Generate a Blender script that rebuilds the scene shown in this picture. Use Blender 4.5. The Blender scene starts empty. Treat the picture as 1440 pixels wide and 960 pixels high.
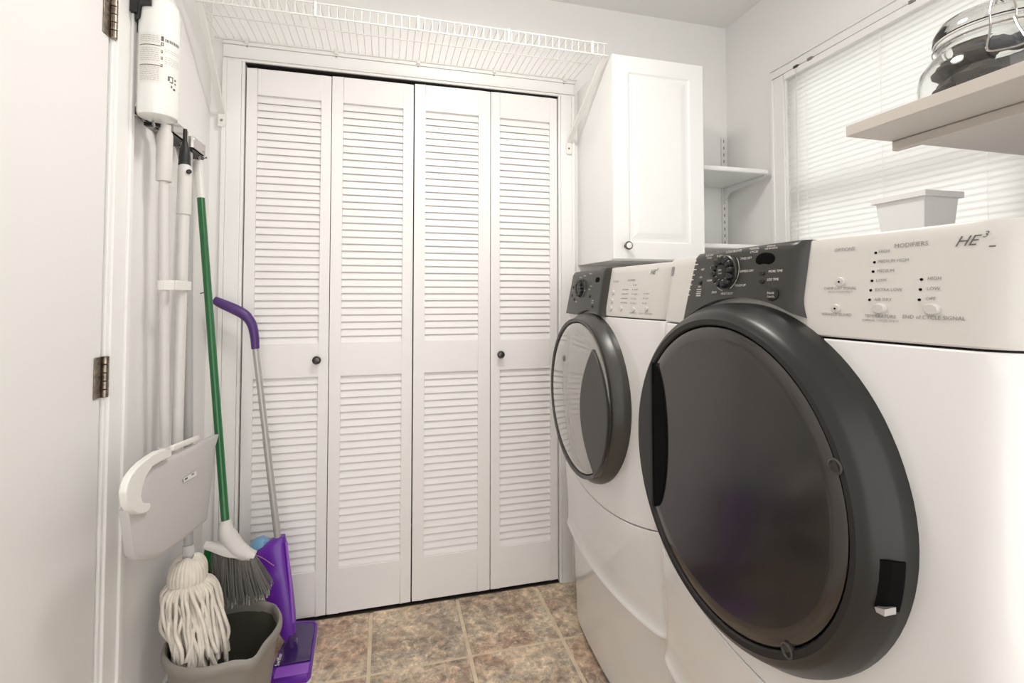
import bpy, bmesh, math, random
from mathutils import Vector, Matrix
random.seed(7)
C = bpy.context.scene.collection
SC = bpy.context.scene
PI = math.pi

# ------------------------------------------------------------------ camera
cam_d = bpy.data.cameras.new('camera'); cam = bpy.data.objects.new('camera', cam_d); C.objects.link(cam)
cam.location = (0, 0, 1.2)
cam.rotation_euler = (math.radians(90 + 1.77), 0, math.radians(-14.58))
cam_d.sensor_width = 36; cam_d.lens = 36 * 684 / 1440
cam_d.shift_y = -84 / 1440
cam_d.clip_start = 0.02
SC.camera = cam

# ------------------------------------------------------------------ world, exposure
w = bpy.data.worlds.new('world'); SC.world = w; w.use_nodes = True
bg = w.node_tree.nodes['Background']
bg.inputs[0].default_value = (1.0, 0.985, 0.96, 1); bg.inputs[1].default_value = 2.7
SC.view_settings.view_transform = 'Standard'; SC.view_settings.look = 'None'
SC.view_settings.gamma = 1; SC.view_settings.use_curve_mapping = False
SC.view_settings.exposure = -0.20
LAMP_POWER = 14.0

# ------------------------------------------------------------------ materials
def mat(name, col, rough=.5, metal=0, spec=None, coat=0, bump=0, bscale=200, var=0, vscale=4, ior=None):
    m = bpy.data.materials.new(name); m.use_nodes = True
    nt = m.node_tree; b = nt.nodes['Principled BSDF']
    b.inputs['Base Color'].default_value = (*col, 1)
    b.inputs['Roughness'].default_value = rough; b.inputs['Metallic'].default_value = metal
    if spec is not None: b.inputs['Specular IOR Level'].default_value = spec
    if ior: b.inputs['IOR'].default_value = ior
    if coat: b.inputs['Coat Weight'].default_value = coat; b.inputs['Coat Roughness'].default_value = .08
    tc = nt.nodes.new('ShaderNodeTexCoord')
    if bump:
        n = nt.nodes.new('ShaderNodeTexNoise'); n.inputs['Scale'].default_value = bscale; n.inputs['Detail'].default_value = 3
        bp = nt.nodes.new('ShaderNodeBump'); bp.inputs['Strength'].default_value = bump; bp.inputs['Distance'].default_value = .002
        nt.links.new(tc.outputs['Object'], n.inputs['Vector']); nt.links.new(n.outputs['Fac'], bp.inputs['Height'])
        nt.links.new(bp.outputs['Normal'], b.inputs['Normal'])
    if var:
        n = nt.nodes.new('ShaderNodeTexNoise'); n.inputs['Scale'].default_value = vscale; n.inputs['Detail'].default_value = 5
        r = nt.nodes.new('ShaderNodeValToRGB')
        r.color_ramp.elements[0].position = .3; r.color_ramp.elements[1].position = .7
        r.color_ramp.elements[0].color = (*[c * (1 - var) for c in col], 1)
        r.color_ramp.elements[1].color = (*[min(1, c * (1 + var * .4)) for c in col], 1)
        nt.links.new(tc.outputs['Object'], n.inputs['Vector']); nt.links.new(n.outputs['Fac'], r.inputs['Fac'])
        nt.links.new(r.outputs['Color'], b.inputs['Base Color'])
    return m
M = {}
M['wall'] = mat('wall_paint', (.87, .86, .845), .55, bump=.12, bscale=120)
M['ceil'] = mat('ceiling_paint', (.84, .83, .815), .8, bump=.15, bscale=90)
M['trim'] = mat('trim_paint', (.86, .855, .84), .35, bump=.04, bscale=40)
M['door'] = mat('door_paint', (.82, .81, .80), .38, bump=.04, bscale=30)
M['louver'] = mat('louver_paint', (.86, .845, .835), .42, bump=.05, bscale=60)
M['cabinet'] = mat('cabinet_thermofoil', (.82, .82, .81), .3)
M['wire'] = mat('white_vinyl_wire', (.80, .79, .76), .35)
M['dark'] = mat('closet_shade_black', (.012, .010, .009), .9)  # near-black stands in for shade in the closet and its door gap
M['enamel'] = mat('white_enamel', (.74, .73, .725), .22, coat=.5)
M['console'] = mat('console_plastic', (.58, .56, .53), .33)
M['black'] = mat('charcoal_console', (.026, .024, .022), .38)
M['rim'] = mat('charcoal_door_ring', (.017, .0165, .016), .33, spec=.35)
M['rimlight'] = mat('grey_door_ring', (.050, .047, .044), .33)
M['blackgap'] = mat('black_and_recess_shade', (.004, .004, .004), .7, spec=.05)  # black parts, also painted shade for the hinge hole and finger pocket
M['win'] = mat('smoked_window', (.024, .020, .018), .12, coat=.0, ior=1.7, bump=.07, bscale=6)
M['winlight'] = mat('grey_window', (.22, .21, .195), .07, coat=1, ior=2.2)
M['whitetext'] = mat('white_print', (.72, .70, .66), .5)
M['greytext'] = mat('grey_print', (.10, .095, .09), .5)
M['softtext'] = mat('soft_grey_print', (.22, .21, .20), .5)
M['chrome'] = mat('chrome', (.50, .485, .47), .10, metal=1)
M['nickel'] = mat('worn_nickel', (.34, .29, .24), .34, metal=1, var=.5, vscale=90)
M['knobdark'] = mat('pewter', (.10, .09, .085), .3, metal=.8)
M['green'] = mat('green_pole', (.012, .13, .035), .3, coat=.3)
M['greenb'] = mat('green_bristle', (.01, .16, .04), .6)
M['whiteplastic'] = mat('white_plastic', (.80, .79, .76), .35)
M['offplastic'] = mat('off_white_plastic', (.66, .64, .615), .45)
M['greyplastic'] = mat('light_grey_plastic', (.56, .545, .54), .45)
M['greypole'] = mat('grey_pole', (.42, .41, .41), .35)
M['palepole'] = mat('pale_pole', (.66, .64, .62), .35)
M['silver'] = mat('silver_pole', (.46, .445, .435), .3, metal=.25)
M['bristle'] = mat('grey_bristle', (.17, .16, .15), .7)
M['bucket'] = mat('taupe_bucket', (.26, .24, .215), .42)
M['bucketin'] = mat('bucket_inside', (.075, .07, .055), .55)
M['cotton'] = mat('cotton_strand', (.80, .74, .66), .9, bump=.8, bscale=500, var=.16, vscale=30)
M['purple'] = mat('purple_plastic', (.13, .018, .36), .33, coat=.2)
M['purpledk'] = mat('dark_purple_plastic', (.050, .020, .125), .22, coat=.6)
M['purplelt'] = mat('lilac_plastic', (.30, .10, .58), .3)
M['purplehd'] = mat('purple_grip', (.078, .028, .165), .4)
M['blue'] = mat('blue_bottle', (.16, .36, .56), .3, coat=.3)
M['rubber'] = mat('black_rubber', (.012, .012, .012), .5)
M['extwhite'] = mat('white_cylinder_enamel', (.80, .80, .78), .2, coat=.5)
M['shelfpaint'] = mat('greige_shelf_edge', (.47, .43, .39), .5, bump=.1, bscale=60)
M['brownink'] = mat('brown_print', (.13, .10, .07), .6)
M['grout'] = mat('sand_grout', (.74, .62, .46), .9, bump=.6, bscale=300, var=.15, vscale=30)
M['cloth'] = mat('dark_cloth', (.10, .085, .075), .8, bump=.8, bscale=40, var=.5, vscale=12)
M['cloth2'] = mat('blue_grey_cloth', (.16, .17, .21), .8, bump=.8, bscale=40, var=.4, vscale=12)
M['lampmetal'] = mat('lamp_metal', (.7, .7, .7), .3, metal=1)

def tile_mat():
    m = bpy.data.materials.new('slate_tile'); m.use_nodes = True; nt = m.node_tree; b = nt.nodes['Principled BSDF']
    N = nt.nodes.new; L = nt.links.new
    oi = N('ShaderNodeObjectInfo'); geo = N('ShaderNodeNewGeometry')
    comb = N('ShaderNodeVectorMath'); comb.operation = 'SCALE'
    off = N('ShaderNodeCombineXYZ'); L(oi.outputs['Random'], off.inputs[0]); L(oi.outputs['Random'], off.inputs[1]); L(oi.outputs['Random'], off.inputs[2])
    L(off.outputs[0], comb.inputs[0]); comb.inputs['Scale'].default_value = 37
    add = N('ShaderNodeVectorMath'); L(geo.outputs['Position'], add.inputs[0]); L(comb.outputs[0], add.inputs[1])
    n1 = N('ShaderNodeTexNoise'); n1.inputs['Scale'].default_value = 7; n1.inputs['Detail'].default_value = 9; n1.inputs['Roughness'].default_value = .62; n1.inputs['Distortion'].default_value = .5
    n2 = N('ShaderNodeTexNoise'); n2.inputs['Scale'].default_value = 34; n2.inputs['Detail'].default_value = 8; n2.inputs['Roughness'].default_value = .7; n2.inputs['Distortion'].default_value = .35
    n3 = N('ShaderNodeTexNoise'); n3.inputs['Scale'].default_value = 2.6; n3.inputs['Detail'].default_value = 4
    for n in (n1, n2, n3): L(add.outputs[0], n.inputs['Vector'])
    r1 = N('ShaderNodeValToRGB'); e = r1.color_ramp.elements
    e[0].position = .28; e[0].color = (.17, .145, .125, 1); e[1].position = .72; e[1].color = (.68, .60, .49, 1)
    for p, c in ((.40, (.29, .24, .195)), (.47, (.42, .33, .25)), (.54, (.33, .29, .25)), (.62, (.52, .43, .32))):
        x = e.new(p); x.color = (*c, 1)
    L(n1.outputs['Fac'], r1.inputs['Fac'])
    r3 = N('ShaderNodeValToRGB'); e = r3.color_ramp.elements
    e[0].position = .44; e[0].color = (0, 0, 0, 1); e[1].position = .60; e[1].color = (1, 1, 1, 1)
    L(n3.outputs['Fac'], r3.inputs['Fac'])
    mx = N('ShaderNodeMix'); mx.data_type = 'RGBA'; mx.blend_type = 'MIX'
    sc = N('ShaderNodeMath'); sc.operation = 'MULTIPLY'; sc.inputs[1].default_value = .5; L(r3.outputs['Color'], sc.inputs[0])
    L(sc.outputs[0], mx.inputs[0]); L(r1.outputs['Color'], mx.inputs[6]); mx.inputs[7].default_value = (.42, .24, .165, 1)
    r2 = N('ShaderNodeValToRGB'); e = r2.color_ramp.elements
    e[0].position = .34; e[0].color = (.52, .51, .50, 1); e[1].position = .64; e[1].color = (1.8, 1.74, 1.62, 1)
    L(n2.outputs['Fac'], r2.inputs['Fac'])
    n4 = N('ShaderNodeTexNoise'); n4.inputs['Scale'].default_value = 3.4; n4.inputs['Detail'].default_value = 7; n4.inputs['Roughness'].default_value = .6; n4.inputs['Distortion'].default_value = .8
    ad4 = N('ShaderNodeVectorMath'); ad4.inputs[1].default_value = (13, 5, 9); L(add.outputs[0], ad4.inputs[0]); L(ad4.outputs[0], n4.inputs['Vector'])
    r4 = N('ShaderNodeValToRGB'); e = r4.color_ramp.elements
    e[0].position = .50; e[0].color = (0, 0, 0, 1); e[1].position = .64; e[1].color = (.8, .8, .8, 1)
    L(n4.outputs['Fac'], r4.inputs['Fac'])
    m4 = N('ShaderNodeMix'); m4.data_type = 'RGBA'; L(r4.outputs['Color'], m4.inputs[0]); L(mx.outputs[2], m4.inputs[6]); m4.inputs[7].default_value = (.60, .50, .385, 1)
    r5 = N('ShaderNodeValToRGB'); e = r5.color_ramp.elements      # slate grey clouds
    e[0].position = .34; e[0].color = (.75, .75, .75, 1); e[1].position = .47; e[1].color = (0, 0, 0, 1)
    L(n4.outputs['Fac'], r5.inputs['Fac'])
    m5 = N('ShaderNodeMix'); m5.data_type = 'RGBA'; L(r5.outputs['Color'], m5.inputs[0]); L(m4.outputs[2], m5.inputs[6]); m5.inputs[7].default_value = (.25, .21, .18, 1)
    n6 = N('ShaderNodeTexNoise'); n6.inputs['Scale'].default_value = 11; n6.inputs['Detail'].default_value = 8; n6.inputs['Roughness'].default_value = .65; n6.inputs['Distortion'].default_value = 1.0; L(ad4.outputs[0], n6.inputs['Vector'])
    ab = N('ShaderNodeMath'); ab.operation = 'SUBTRACT'; ab.inputs[1].default_value = .5; L(n6.outputs['Fac'], ab.inputs[0])
    ab2 = N('ShaderNodeMath'); ab2.operation = 'ABSOLUTE'; L(ab.outputs[0], ab2.inputs[0])
    r6 = N('ShaderNodeValToRGB'); e = r6.color_ramp.elements      # chalky veins
    e[0].position = .0; e[0].color = (.55, .55, .55, 1); e[1].position = .022; e[1].color = (0, 0, 0, 1)
    L(ab2.outputs[0], r6.inputs['Fac'])
    m6 = N('ShaderNodeMix'); m6.data_type = 'RGBA'; L(r6.outputs['Color'], m6.inputs[0]); L(m5.outputs[2], m6.inputs[6]); m6.inputs[7].default_value = (.72, .64, .53, 1)
    mu = N('ShaderNodeMix'); mu.data_type = 'RGBA'; mu.blend_type = 'MULTIPLY'; mu.inputs[0].default_value = .85
    L(m6.outputs[2], mu.inputs[6]); L(r2.outputs['Color'], mu.inputs[7])
    L(mu.outputs[2], b.inputs['Base Color'])
    b.inputs['Roughness'].default_value = .5
    bp = N('ShaderNodeBump'); bp.inputs['Strength'].default_value = .5; bp.inputs['Distance'].default_value = .004
    L(n2.outputs['Fac'], bp.inputs['Height']); L(bp.outputs['Normal'], b.inputs['Normal'])
    return m
M['tile'] = tile_mat()

def blind_mat():
    m = bpy.data.materials.new('blind_slat_vinyl'); m.use_nodes = True; nt = m.node_tree
    nt.nodes.remove(nt.nodes['Principled BSDF'])
    d = nt.nodes.new('ShaderNodeBsdfDiffuse'); t = nt.nodes.new('ShaderNodeBsdfTranslucent'); x = nt.nodes.new('ShaderNodeMixShader')
    d.inputs[0].default_value = (.86, .86, .84, 1); t.inputs[0].default_value = (.92, .92, .90, 1); x.inputs[0].default_value = .66
    nt.links.new(d.outputs[0], x.inputs[1]); nt.links.new(t.outputs[0], x.inputs[2])
    nt.links.new(x.outputs[0], nt.nodes['Material Output'].inputs[0]); return m
M['blind'] = blind_mat()
def pane_mat():
    m = bpy.data.materials.new('window_glass'); m.use_nodes = True; nt = m.node_tree
    nt.nodes.remove(nt.nodes['Principled BSDF'])
    g = nt.nodes.new('ShaderNodeBsdfGlossy'); g.inputs['Roughness'].default_value = .02
    t = nt.nodes.new('ShaderNodeBsdfTransparent'); x = nt.nodes.new('ShaderNodeMixShader'); f = nt.nodes.new('ShaderNodeFresnel')
    nt.links.new(f.outputs[0], x.inputs[0]); nt.links.new(t.outputs[0], x.inputs[1]); nt.links.new(g.outputs[0], x.inputs[2])
    nt.links.new(x.outputs[0], nt.nodes['Material Output'].inputs[0]); return m
M['pane'] = pane_mat()
def glass_mat():
    m = bpy.data.materials.new('jar_glass'); m.use_nodes = True; b = m.node_tree.nodes['Principled BSDF']
    b.inputs['Base Color'].default_value = (.97, .98, .97, 1); b.inputs['Transmission Weight'].default_value = 1
    b.inputs['Roughness'].default_value = .015; b.inputs['IOR'].default_value = 1.45; return m
M['glass'] = glass_mat()
def bin_mat():
    m = mat('translucent_bin_plastic', (.80, .80, .79), .4)
    b = m.node_tree.nodes['Principled BSDF']; b.inputs['Transmission Weight'].default_value = .15; b.inputs['Subsurface Weight'].default_value = 0
    return m
M['bin'] = bin_mat()
def emit_mat():
    m = bpy.data.materials.new('lamp_glass'); m.use_nodes = True; b = m.node_tree.nodes['Principled BSDF']
    b.inputs['Emission Color'].default_value = (1, .95, .88, 1); b.inputs['Emission Strength'].default_value = 4; return m
M['lamp'] = emit_mat()

# ------------------------------------------------------------------ geometry helpers
class MB:
    def __init__(s): s.v = []; s.f = []
    def add(s, vs, fs):
        o = len(s.v); s.v += [tuple(v) for v in vs]; s.f += [tuple(i + o for i in f) for f in fs]; return s
    def box(s, x0, x1, y0, y1, z0, z1):
        v = [(x, y, z) for x in (x0, x1) for y in (y0, y1) for z in (z0, z1)]
        return s.add(v, [(0, 1, 3, 2), (4, 6, 7, 5), (0, 4, 5, 1), (2, 3, 7, 6), (0, 2, 6, 4), (1, 5, 7, 3)])
    def obox(s, c, ax, ay, az, hx, hy, hz):
        c = Vector(c); ax, ay, az = Vector(ax).normalized(), Vector(ay).normalized(), Vector(az).normalized()
        v = [c + ax * (i * hx) + ay * (j * hy) + az * (k * hz) for i in (-1, 1) for j in (-1, 1) for k in (-1, 1)]
        return s.add(v, [(0, 1, 3, 2), (4, 6, 7, 5), (0, 4, 5, 1), (2, 3, 7, 6), (0, 2, 6, 4), (1, 5, 7, 3)])
    def tube(s, pts, r, n=10, cap=True, closed=False):
        P = [Vector(p) for p in pts]; m = len(P)
        R = r if isinstance(r, (list, tuple)) else [r] * m
        vs = []; up = None
        for i in range(m):
            if closed: t = P[(i + 1) % m] - P[i - 1]
            else: t = P[min(i + 1, m - 1)] - P[max(i - 1, 0)]
            t.normalize()
            if up is None: up = Vector((0, 0, 1)) if abs(t.z) < .9 else Vector((1, 0, 0))
            a = t.cross(up).normalized(); b = t.cross(a).normalized(); up = -b if (-b).dot(up) > 0 else b
            a = t.cross(up).normalized(); b = a.cross(t).normalized()
            for k in range(n):
                q = 2 * PI * k / n; vs.append(P[i] + a * (math.cos(q) * R[i]) + b * (math.sin(q) * R[i]))
        fs = []
        for i in range(m if closed else m - 1):
            j = (i + 1) % m
            for k in range(n):
                l = (k + 1) % n; fs.append((i * n + k, i * n + l, j * n + l, j * n + k))
        if cap and not closed: fs += [tuple(range(n - 1, -1, -1)), tuple((m - 1) * n + k for k in range(n))]
        return s.add(vs, fs)
    def lathe(s, prof, org=(0, 0, 0), axis=(0, 0, 1), n=32, sx=1, sy=1):
        A = Vector(axis).normalized(); u = Vector((1, 0, 0)) if abs(A.x) < .9 else Vector((0, 1, 0))
        u = (u - A * u.dot(A)).normalized(); v = A.cross(u); O = Vector(org); vs = []; fs = []
        for (r, h) in prof:
            for k in range(n):
                q = 2 * PI * k / n; vs.append(O + A * h + u * (math.cos(q) * r * sx) + v * (math.sin(q) * r * sy))
        m = len(prof)
        for i in range(m - 1):
            for k in range(n):
                l = (k + 1) % n; fs.append((i * n + k, i * n + l, (i + 1) * n + l, (i + 1) * n + k))
        if prof[0][0] > 1e-6: fs.append(tuple(range(n - 1, -1, -1)))
        if prof[-1][0] > 1e-6: fs.append(tuple((m - 1) * n + k for k in range(n)))
        return s.add(vs, fs)
    def ringlathe(s, prof, org, axis, n=64):      # closed profile loop
        A = Vector(axis).normalized(); u = Vector((1, 0, 0)) if abs(A.x) < .9 else Vector((0, 1, 0))
        u = (u - A * u.dot(A)).normalized(); v = A.cross(u); O = Vector(org); vs = []; fs = []
        for (r, h) in prof:
            for k in range(n):
                q = 2 * PI * k / n; vs.append(O + A * h + u * (math.cos(q) * r) + v * (math.sin(q) * r))
        m = len(prof)
        for i in range(m):
            for k in range(n):
                l = (k + 1) % n; j = (i + 1) % m; fs.append((i * n + k, i * n + l, j * n + l, j * n + k))
        return s.add(vs, fs)
    def prism(s, poly, fn0, fn1):                 # polygon (a,b) -> two skins
        n = len(poly); v = [fn0(*p) for p in poly] + [fn1(*p) for p in poly]
        return s.add(v, [tuple(range(n)), tuple(range(2 * n - 1, n - 1, -1))] + [(i, i + n, (i + 1) % n + n, (i + 1) % n) for i in range(n)])
    def build(s, name, m, parent=None, smooth=True, bevel=0, seg=2, ang=35, loc=None, local=False):
        me = bpy.data.meshes.new(name); o = bpy.data.objects.new(name, me); C.objects.link(o)
        off = Vector((0, 0, 0))
        if parent is not None:
            off = wloc(parent); o.parent = parent
        if local: off = Vector((0, 0, 0))
        if loc is not None:
            o.location = Vector(loc) - off; off = Vector(loc)
        me.from_pydata([tuple(Vector(v) - off) for v in s.v], [], s.f)
        bm = bmesh.new(); bm.from_mesh(me); bmesh.ops.remove_doubles(bm, verts=bm.verts, dist=1e-6)
        bmesh.ops.recalc_face_normals(bm, faces=bm.faces); bm.to_mesh(me); bm.free()
        me.materials.append(m if not isinstance(m, str) else M[m])
        if smooth:
            for p in me.polygons: p.use_smooth = True
            me.set_sharp_from_angle(angle=math.radians(ang))
        if bevel:
            b = o.modifiers.new('bevel', 'BEVEL'); b.width = bevel; b.segments = seg; b.limit_method = 'ANGLE'; b.angle_limit = math.radians(35)
            b.harden_normals = False
        return o
def wloc(o):
    v = Vector((0, 0, 0))
    while o is not None: v += o.location; o = o.parent
    return v
def tag(o, label=None, cat=None, group=None, kind=None):
    if label: o['label'] = label
    if cat: o['category'] = cat
    if group: o['group'] = group
    if kind: o['kind'] = kind
    return o
def empty(name, loc, label=None, cat=None, group=None, kind=None):
    o = bpy.data.objects.new(name, None); C.objects.link(o); o.location = loc; o.empty_display_size = .05
    return tag(o, label, cat, group, kind)
def copy_of(src, parent, loc=None, scale=None):
    o = src.copy(); C.objects.link(o); o.parent = parent
    if loc is not None: o.location = loc
    if scale is not None: o.scale = scale
    return o
def catmull(P, k=6):
    P = [Vector(p) for p in P]; Q = [P[0] * 2 - P[1]] + P + [P[-1] * 2 - P[-2]]; out = []
    for i in range(1, len(Q) - 2):
        a, b, c, d = Q[i - 1:i + 3]
        for j in range(k):
            t = j / k; out.append(.5 * ((2 * b) + (c - a) * t + (2 * a - 5 * b + 4 * c - d) * t * t + (-a + 3 * b - 3 * c + d) * t ** 3))
    out.append(P[-1]); return out

# ------------------------------------------------------------------ room
XL, XR, D, ZC, YB = -.62, 1.57, 1.965, 2.486, -1.25
OX0, OX1, OZ = -.508, .717, 2.067          # closet opening
DY0, DY1, DZ = .47, 1.297, 2.06            # left door opening
WY0, WY1, WZ0, WZ1 = .83, 1.60, 1.06, 2.10 # window opening
T = .12

b = MB(); b.box(XL - T, XR + T, YB, D + .75, -.08, -.004)
floor = b.build('floor', 'grout', smooth=False); tag(floor, 'floor of slate-look square tiles with sand coloured grout', 'floor', kind='structure')
pitch = .3275; gx0, gy0 = -.043, 1.648
proto = None; g = .0055
for i in range(-2, 6):
    for j in range(-9, 2):
        x0, x1 = gx0 + i * pitch + g, gx0 + (i + 1) * pitch - g
        y0, y1 = gy0 + j * pitch + g, gy0 + (j + 1) * pitch - g
        cx0, cx1, cy0, cy1 = max(x0, XL + .002), min(x1, XR - .002), max(y0, YB + .01), min(y1, D + .7)
        if cx1 - cx0 < .01 or cy1 - cy0 < .01: continue
        full = abs(cx1 - cx0 - (x1 - x0)) < 1e-6 and abs(cy1 - cy0 - (y1 - y0)) < 1e-6
        if full and proto is not None:
            copy_of(proto, floor, (x0, y0, 0))
        else:
            q = MB(); bv = .003
            w_, h_ = cx1 - cx0, cy1 - cy0
            q.add([(0, 0, -.006), (w_, 0, -.006), (w_, h_, -.006), (0, h_, -.006), (bv, bv, 0), (w_ - bv, bv, 0), (w_ - bv, h_ - bv, 0), (bv, h_ - bv, 0)],
                  [(4, 5, 6, 7), (0, 1, 5, 4), (1, 2, 6, 5), (2, 3, 7, 6), (3, 0, 4, 7)])
            t = q.build('tile', 'tile', floor, smooth=False, local=True); t.location = (cx0, cy0, 0)
            if full: proto = t
b = MB(); b.box(XL - T, XR + T, YB, D + .75, ZC, ZC + .1)
tag(b.build('ceiling', 'ceil', smooth=False), 'plain white painted ceiling', 'ceiling', kind='structure')
b = MB(); b.box(XL - T, OX0 - .001, D, D + .1, 0, ZC); b.box(OX1 + .001, XR, D, D + .1, 0, ZC); b.box(OX0 - .001, OX1 + .001, D, D + .1, OZ + .001, ZC)
tag(b.build('wall_back', 'wall', smooth=False), 'white wall around the louvered closet doors', 'wall', kind='structure')
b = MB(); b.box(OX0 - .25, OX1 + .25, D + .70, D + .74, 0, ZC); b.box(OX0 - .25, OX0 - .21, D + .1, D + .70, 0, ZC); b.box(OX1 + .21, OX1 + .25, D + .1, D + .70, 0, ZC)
tag(b.build('wall_closet', 'dark', smooth=False), 'closet walls coloured near-black for the shade behind the louvered doors', 'wall', kind='structure')  # closet shade is put into the wall colour
b = MB(); b.box(XL - T, XL, DY1 + .003, D, 0, ZC); b.box(XL - T, XL, DY0 - .003, DY1 + .003, DZ + .003, ZC); b.box(XL - T, XL, YB, DY0 - .003, 0, ZC)
tag(b.build('wall_left', 'wall', smooth=False), 'white left wall behind the mops', 'wall', kind='structure')
b = MB(); b.box(XR, XR + T, WY1, D + .1, 0, ZC); b.box(XR, XR + T, YB, WY0, 0, ZC); b.box(XR, XR + T, WY0, WY1, WZ1, ZC); b.box(XR, XR + T, WY0, WY1, 0, WZ0)
tag(b.build('wall_right', 'wall', smooth=False), 'white right wall around the window', 'wall', kind='structure')

# closet casing (profiled) : jamb band + flat + outer back-band
def casing_strip(b, a0, a1, run):              # a: across, boxes stepped in depth
    for f0, f1, dep in ((0, .010, .006), (.010, .058, .011), (.058, .072, .016)):
        run(b, a0 + (a1 - a0) * f0 / .072, a0 + (a1 - a0) * f1 / .072, dep)
b = MB()
casing_strip(b, OX0, OX0 - .072, lambda b, p, q, d: b.box(min(p, q), max(p, q), D - d, D, 0, OZ + .0))
casing_strip(b, OX1, OX1 + .072, lambda b, p, q, d: b.box(min(p, q), max(p, q), D - d, D, 0, OZ + .0))
casing_strip(b, OZ, OZ + .070, lambda b, p, q, d: b.box(OX0 - .072, OX1 + .072, D - d, D, p, q))
tag(b.build('trim_1', 'trim', bevel=.0015), 'white moulded casing around the louvered closet doors', 'trim', kind='structure')
b = MB()
casing_strip(b, DY1 + .004, DY1 + .088, lambda b, p, q, d: b.box(XL, XL + d * 1.1, p, q, 0, DZ))
casing_strip(b, DY0 - .004, DY0 - .088, lambda b, p, q, d: b.box(XL, XL + d * 1.1, min(p, q), max(p, q), 0, DZ))
casing_strip(b, DZ, DZ + .085, lambda b, p, q, d: b.box(XL, XL + d * 1.1, DY0 - .088, DY1 + .088, p, q))
tag(b.build('trim_2', 'trim', bevel=.0015), 'white casing beside the plain door on the left wall', 'trim', kind='structure')
b = MB(); b.box(XL, XL + .012, DY1 + .090, D - .001, .0, .085)
tag(b.build('baseboard_left', 'trim', bevel=.003), 'white baseboard on the left wall behind the bucket', 'baseboard', kind='structure')

# left door slab with hinges
dr = empty('door_3', (XL, DY1, 0), 'plain white slab door at the left edge with worn hinges', 'door', kind='structure')
b = MB(); b.box(XL - .036, XL + .002, DY0, DY1 - .002, .008, DZ - .004); b.build('slab', 'door', dr, bevel=.002)
for z in (1.02, 1.84, .18):
    b = MB(); b.box(XL + .0025, XL + .005, DY1 - .030, DY1 + .0, z - .046, z + .046)
    b.box(XL + .0045, XL + .007, DY1 + .003, DY1 + .016, z - .046, z + .046)
    h = b.build('hinge', 'nickel', dr, bevel=.001)
    for k in range(5):
        q = MB(); q.lathe([(.0055, z - .046 + k * .0186), (.0066, z - .045 + k * .0186), (.0066, z - .0292 + k * .0186), (.0055, z - .0285 + k * .0186)], (XL + .010, DY1 + .001, 0), n=14)
        q.build('knuckle', 'nickel', h)
    q = MB()
    for k in (-1, 0, 1): q.lathe([(.0035, 0), (.003, .0012)], (XL + .005, DY1 - .018 + .003 * (k == 0), z + k * .032), (1, 0, 0), n=12)
    q.build('screw', 'knobdark', h)

# ------------------------------------------------------------------ closet bifold doors
def make_knob(parent, x, y, z, dark='knobdark'):
    k = MB(); k.lathe([(.0, 0), (.009, 0), (.009, .002), (.005, .006), (.005, .012), (.012, .016), (.0155, .021), (.0155, .024), (.012, .0275), (.0105, .0255), (.006, .0265), (0, .0285)], (x, y, z), (0, -1, 0), n=28)
    return k.build('knob', dark, parent)
slat_me = None
def leaf(parent, x0, x1, lx0, lx1, ztop, knob=None):
    global slat_me
    yf = D + .004
    b = MB(); y0, y1 = yf, yf + .028
    b.box(x0, lx0, y0, y1, .013, ztop); b.box(lx1, x1, y0, y1, .013, ztop)
    for za, zb in ((.013, .178), (.898, 1.022), (1.952, ztop)): b.box(lx0, lx1, y0, y1, za, zb)
    L = b.build('leaf', 'louver', parent, bevel=.0012)
    n = 0
    for za, zb, cnt in ((1.022, 1.952, 34), (.178, .898, 26)):
        p = (zb - za) / cnt
        for k in range(cnt):
            zc = za + (k + .5) * p; w_ = lx1 - lx0
            if slat_me is None:
                # slat profile: rounded blade, lower edge outward
                q = MB(); ang = math.radians(17)
                prof = []
                hw, ht = .0152, .0030
                for (a, c) in ((-hw, 0), (-hw + .0015, -ht * .8), (-.008, -ht), (.008, -ht), (hw - .0015, -ht * .8), (hw, 0), (hw - .0015, ht * .8), (.008, ht), (-.008, ht), (-hw + .0015, ht * .8)):
                    # a along blade (+a = up/inward), c thickness
                    prof.append((a * math.sin(ang) + c * math.cos(ang), a * math.cos(ang) - c * math.sin(ang)))
                m_ = len(prof)
                vs = [(0, y, z) for y, z in prof] + [(1, y, z) for y, z in prof]
                q.add(vs, [tuple(range(m_)), tuple(range(2 * m_ - 1, m_ - 1, -1))] + [(i, (i + 1) % m_, (i + 1) % m_ + m_, i + m_) for i in range(m_)])
                s = q.build('slat', 'louver', L, ang=50, local=True); slat_me = s.data
                s.parent = L
            else:
                s = bpy.data.objects.new('slat', slat_me); C.objects.link(s); s.parent = L
            base = wloc(L)
            s.location = Vector((lx0, yf + .0115, zc)) - base; s.scale = (w_, 1, 1)
            n += 1
    if knob is not None: make_knob(L, knob, yf, .963)
    return L
d1 = empty('door_1', (OX0, D, 0), 'left pair of white louvered bifold closet doors', 'closet door', kind='structure')
leaf(d1, OX0 + .004, -.2075, -.467, -.243, 2.050, knob=-.247)
leaf(d1, -.2050, .1040, -.164, .064, 2.052)
d2 = empty('door_2', (OX1, D, 0), 'right pair of white louvered bifold closet doors', 'closet door', kind='structure')
leaf(d2, .1085, .4190, .151, .369, 2.057)
leaf(d2, .4215, OX1 - .004, .459, .680, 2.058, knob=.460)
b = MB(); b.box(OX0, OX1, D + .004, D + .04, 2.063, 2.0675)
tag(b.build('door_track', 'dark', smooth=False), 'overhead track coloured near-black for the gap shade above the louvered closet doors', 'door track', kind='structure')  # near-black colour paints the shaded gap over the leaves
b = MB(); b.box(OX0, OX1, D - .0, D + .05, .0, .0035)
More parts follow.
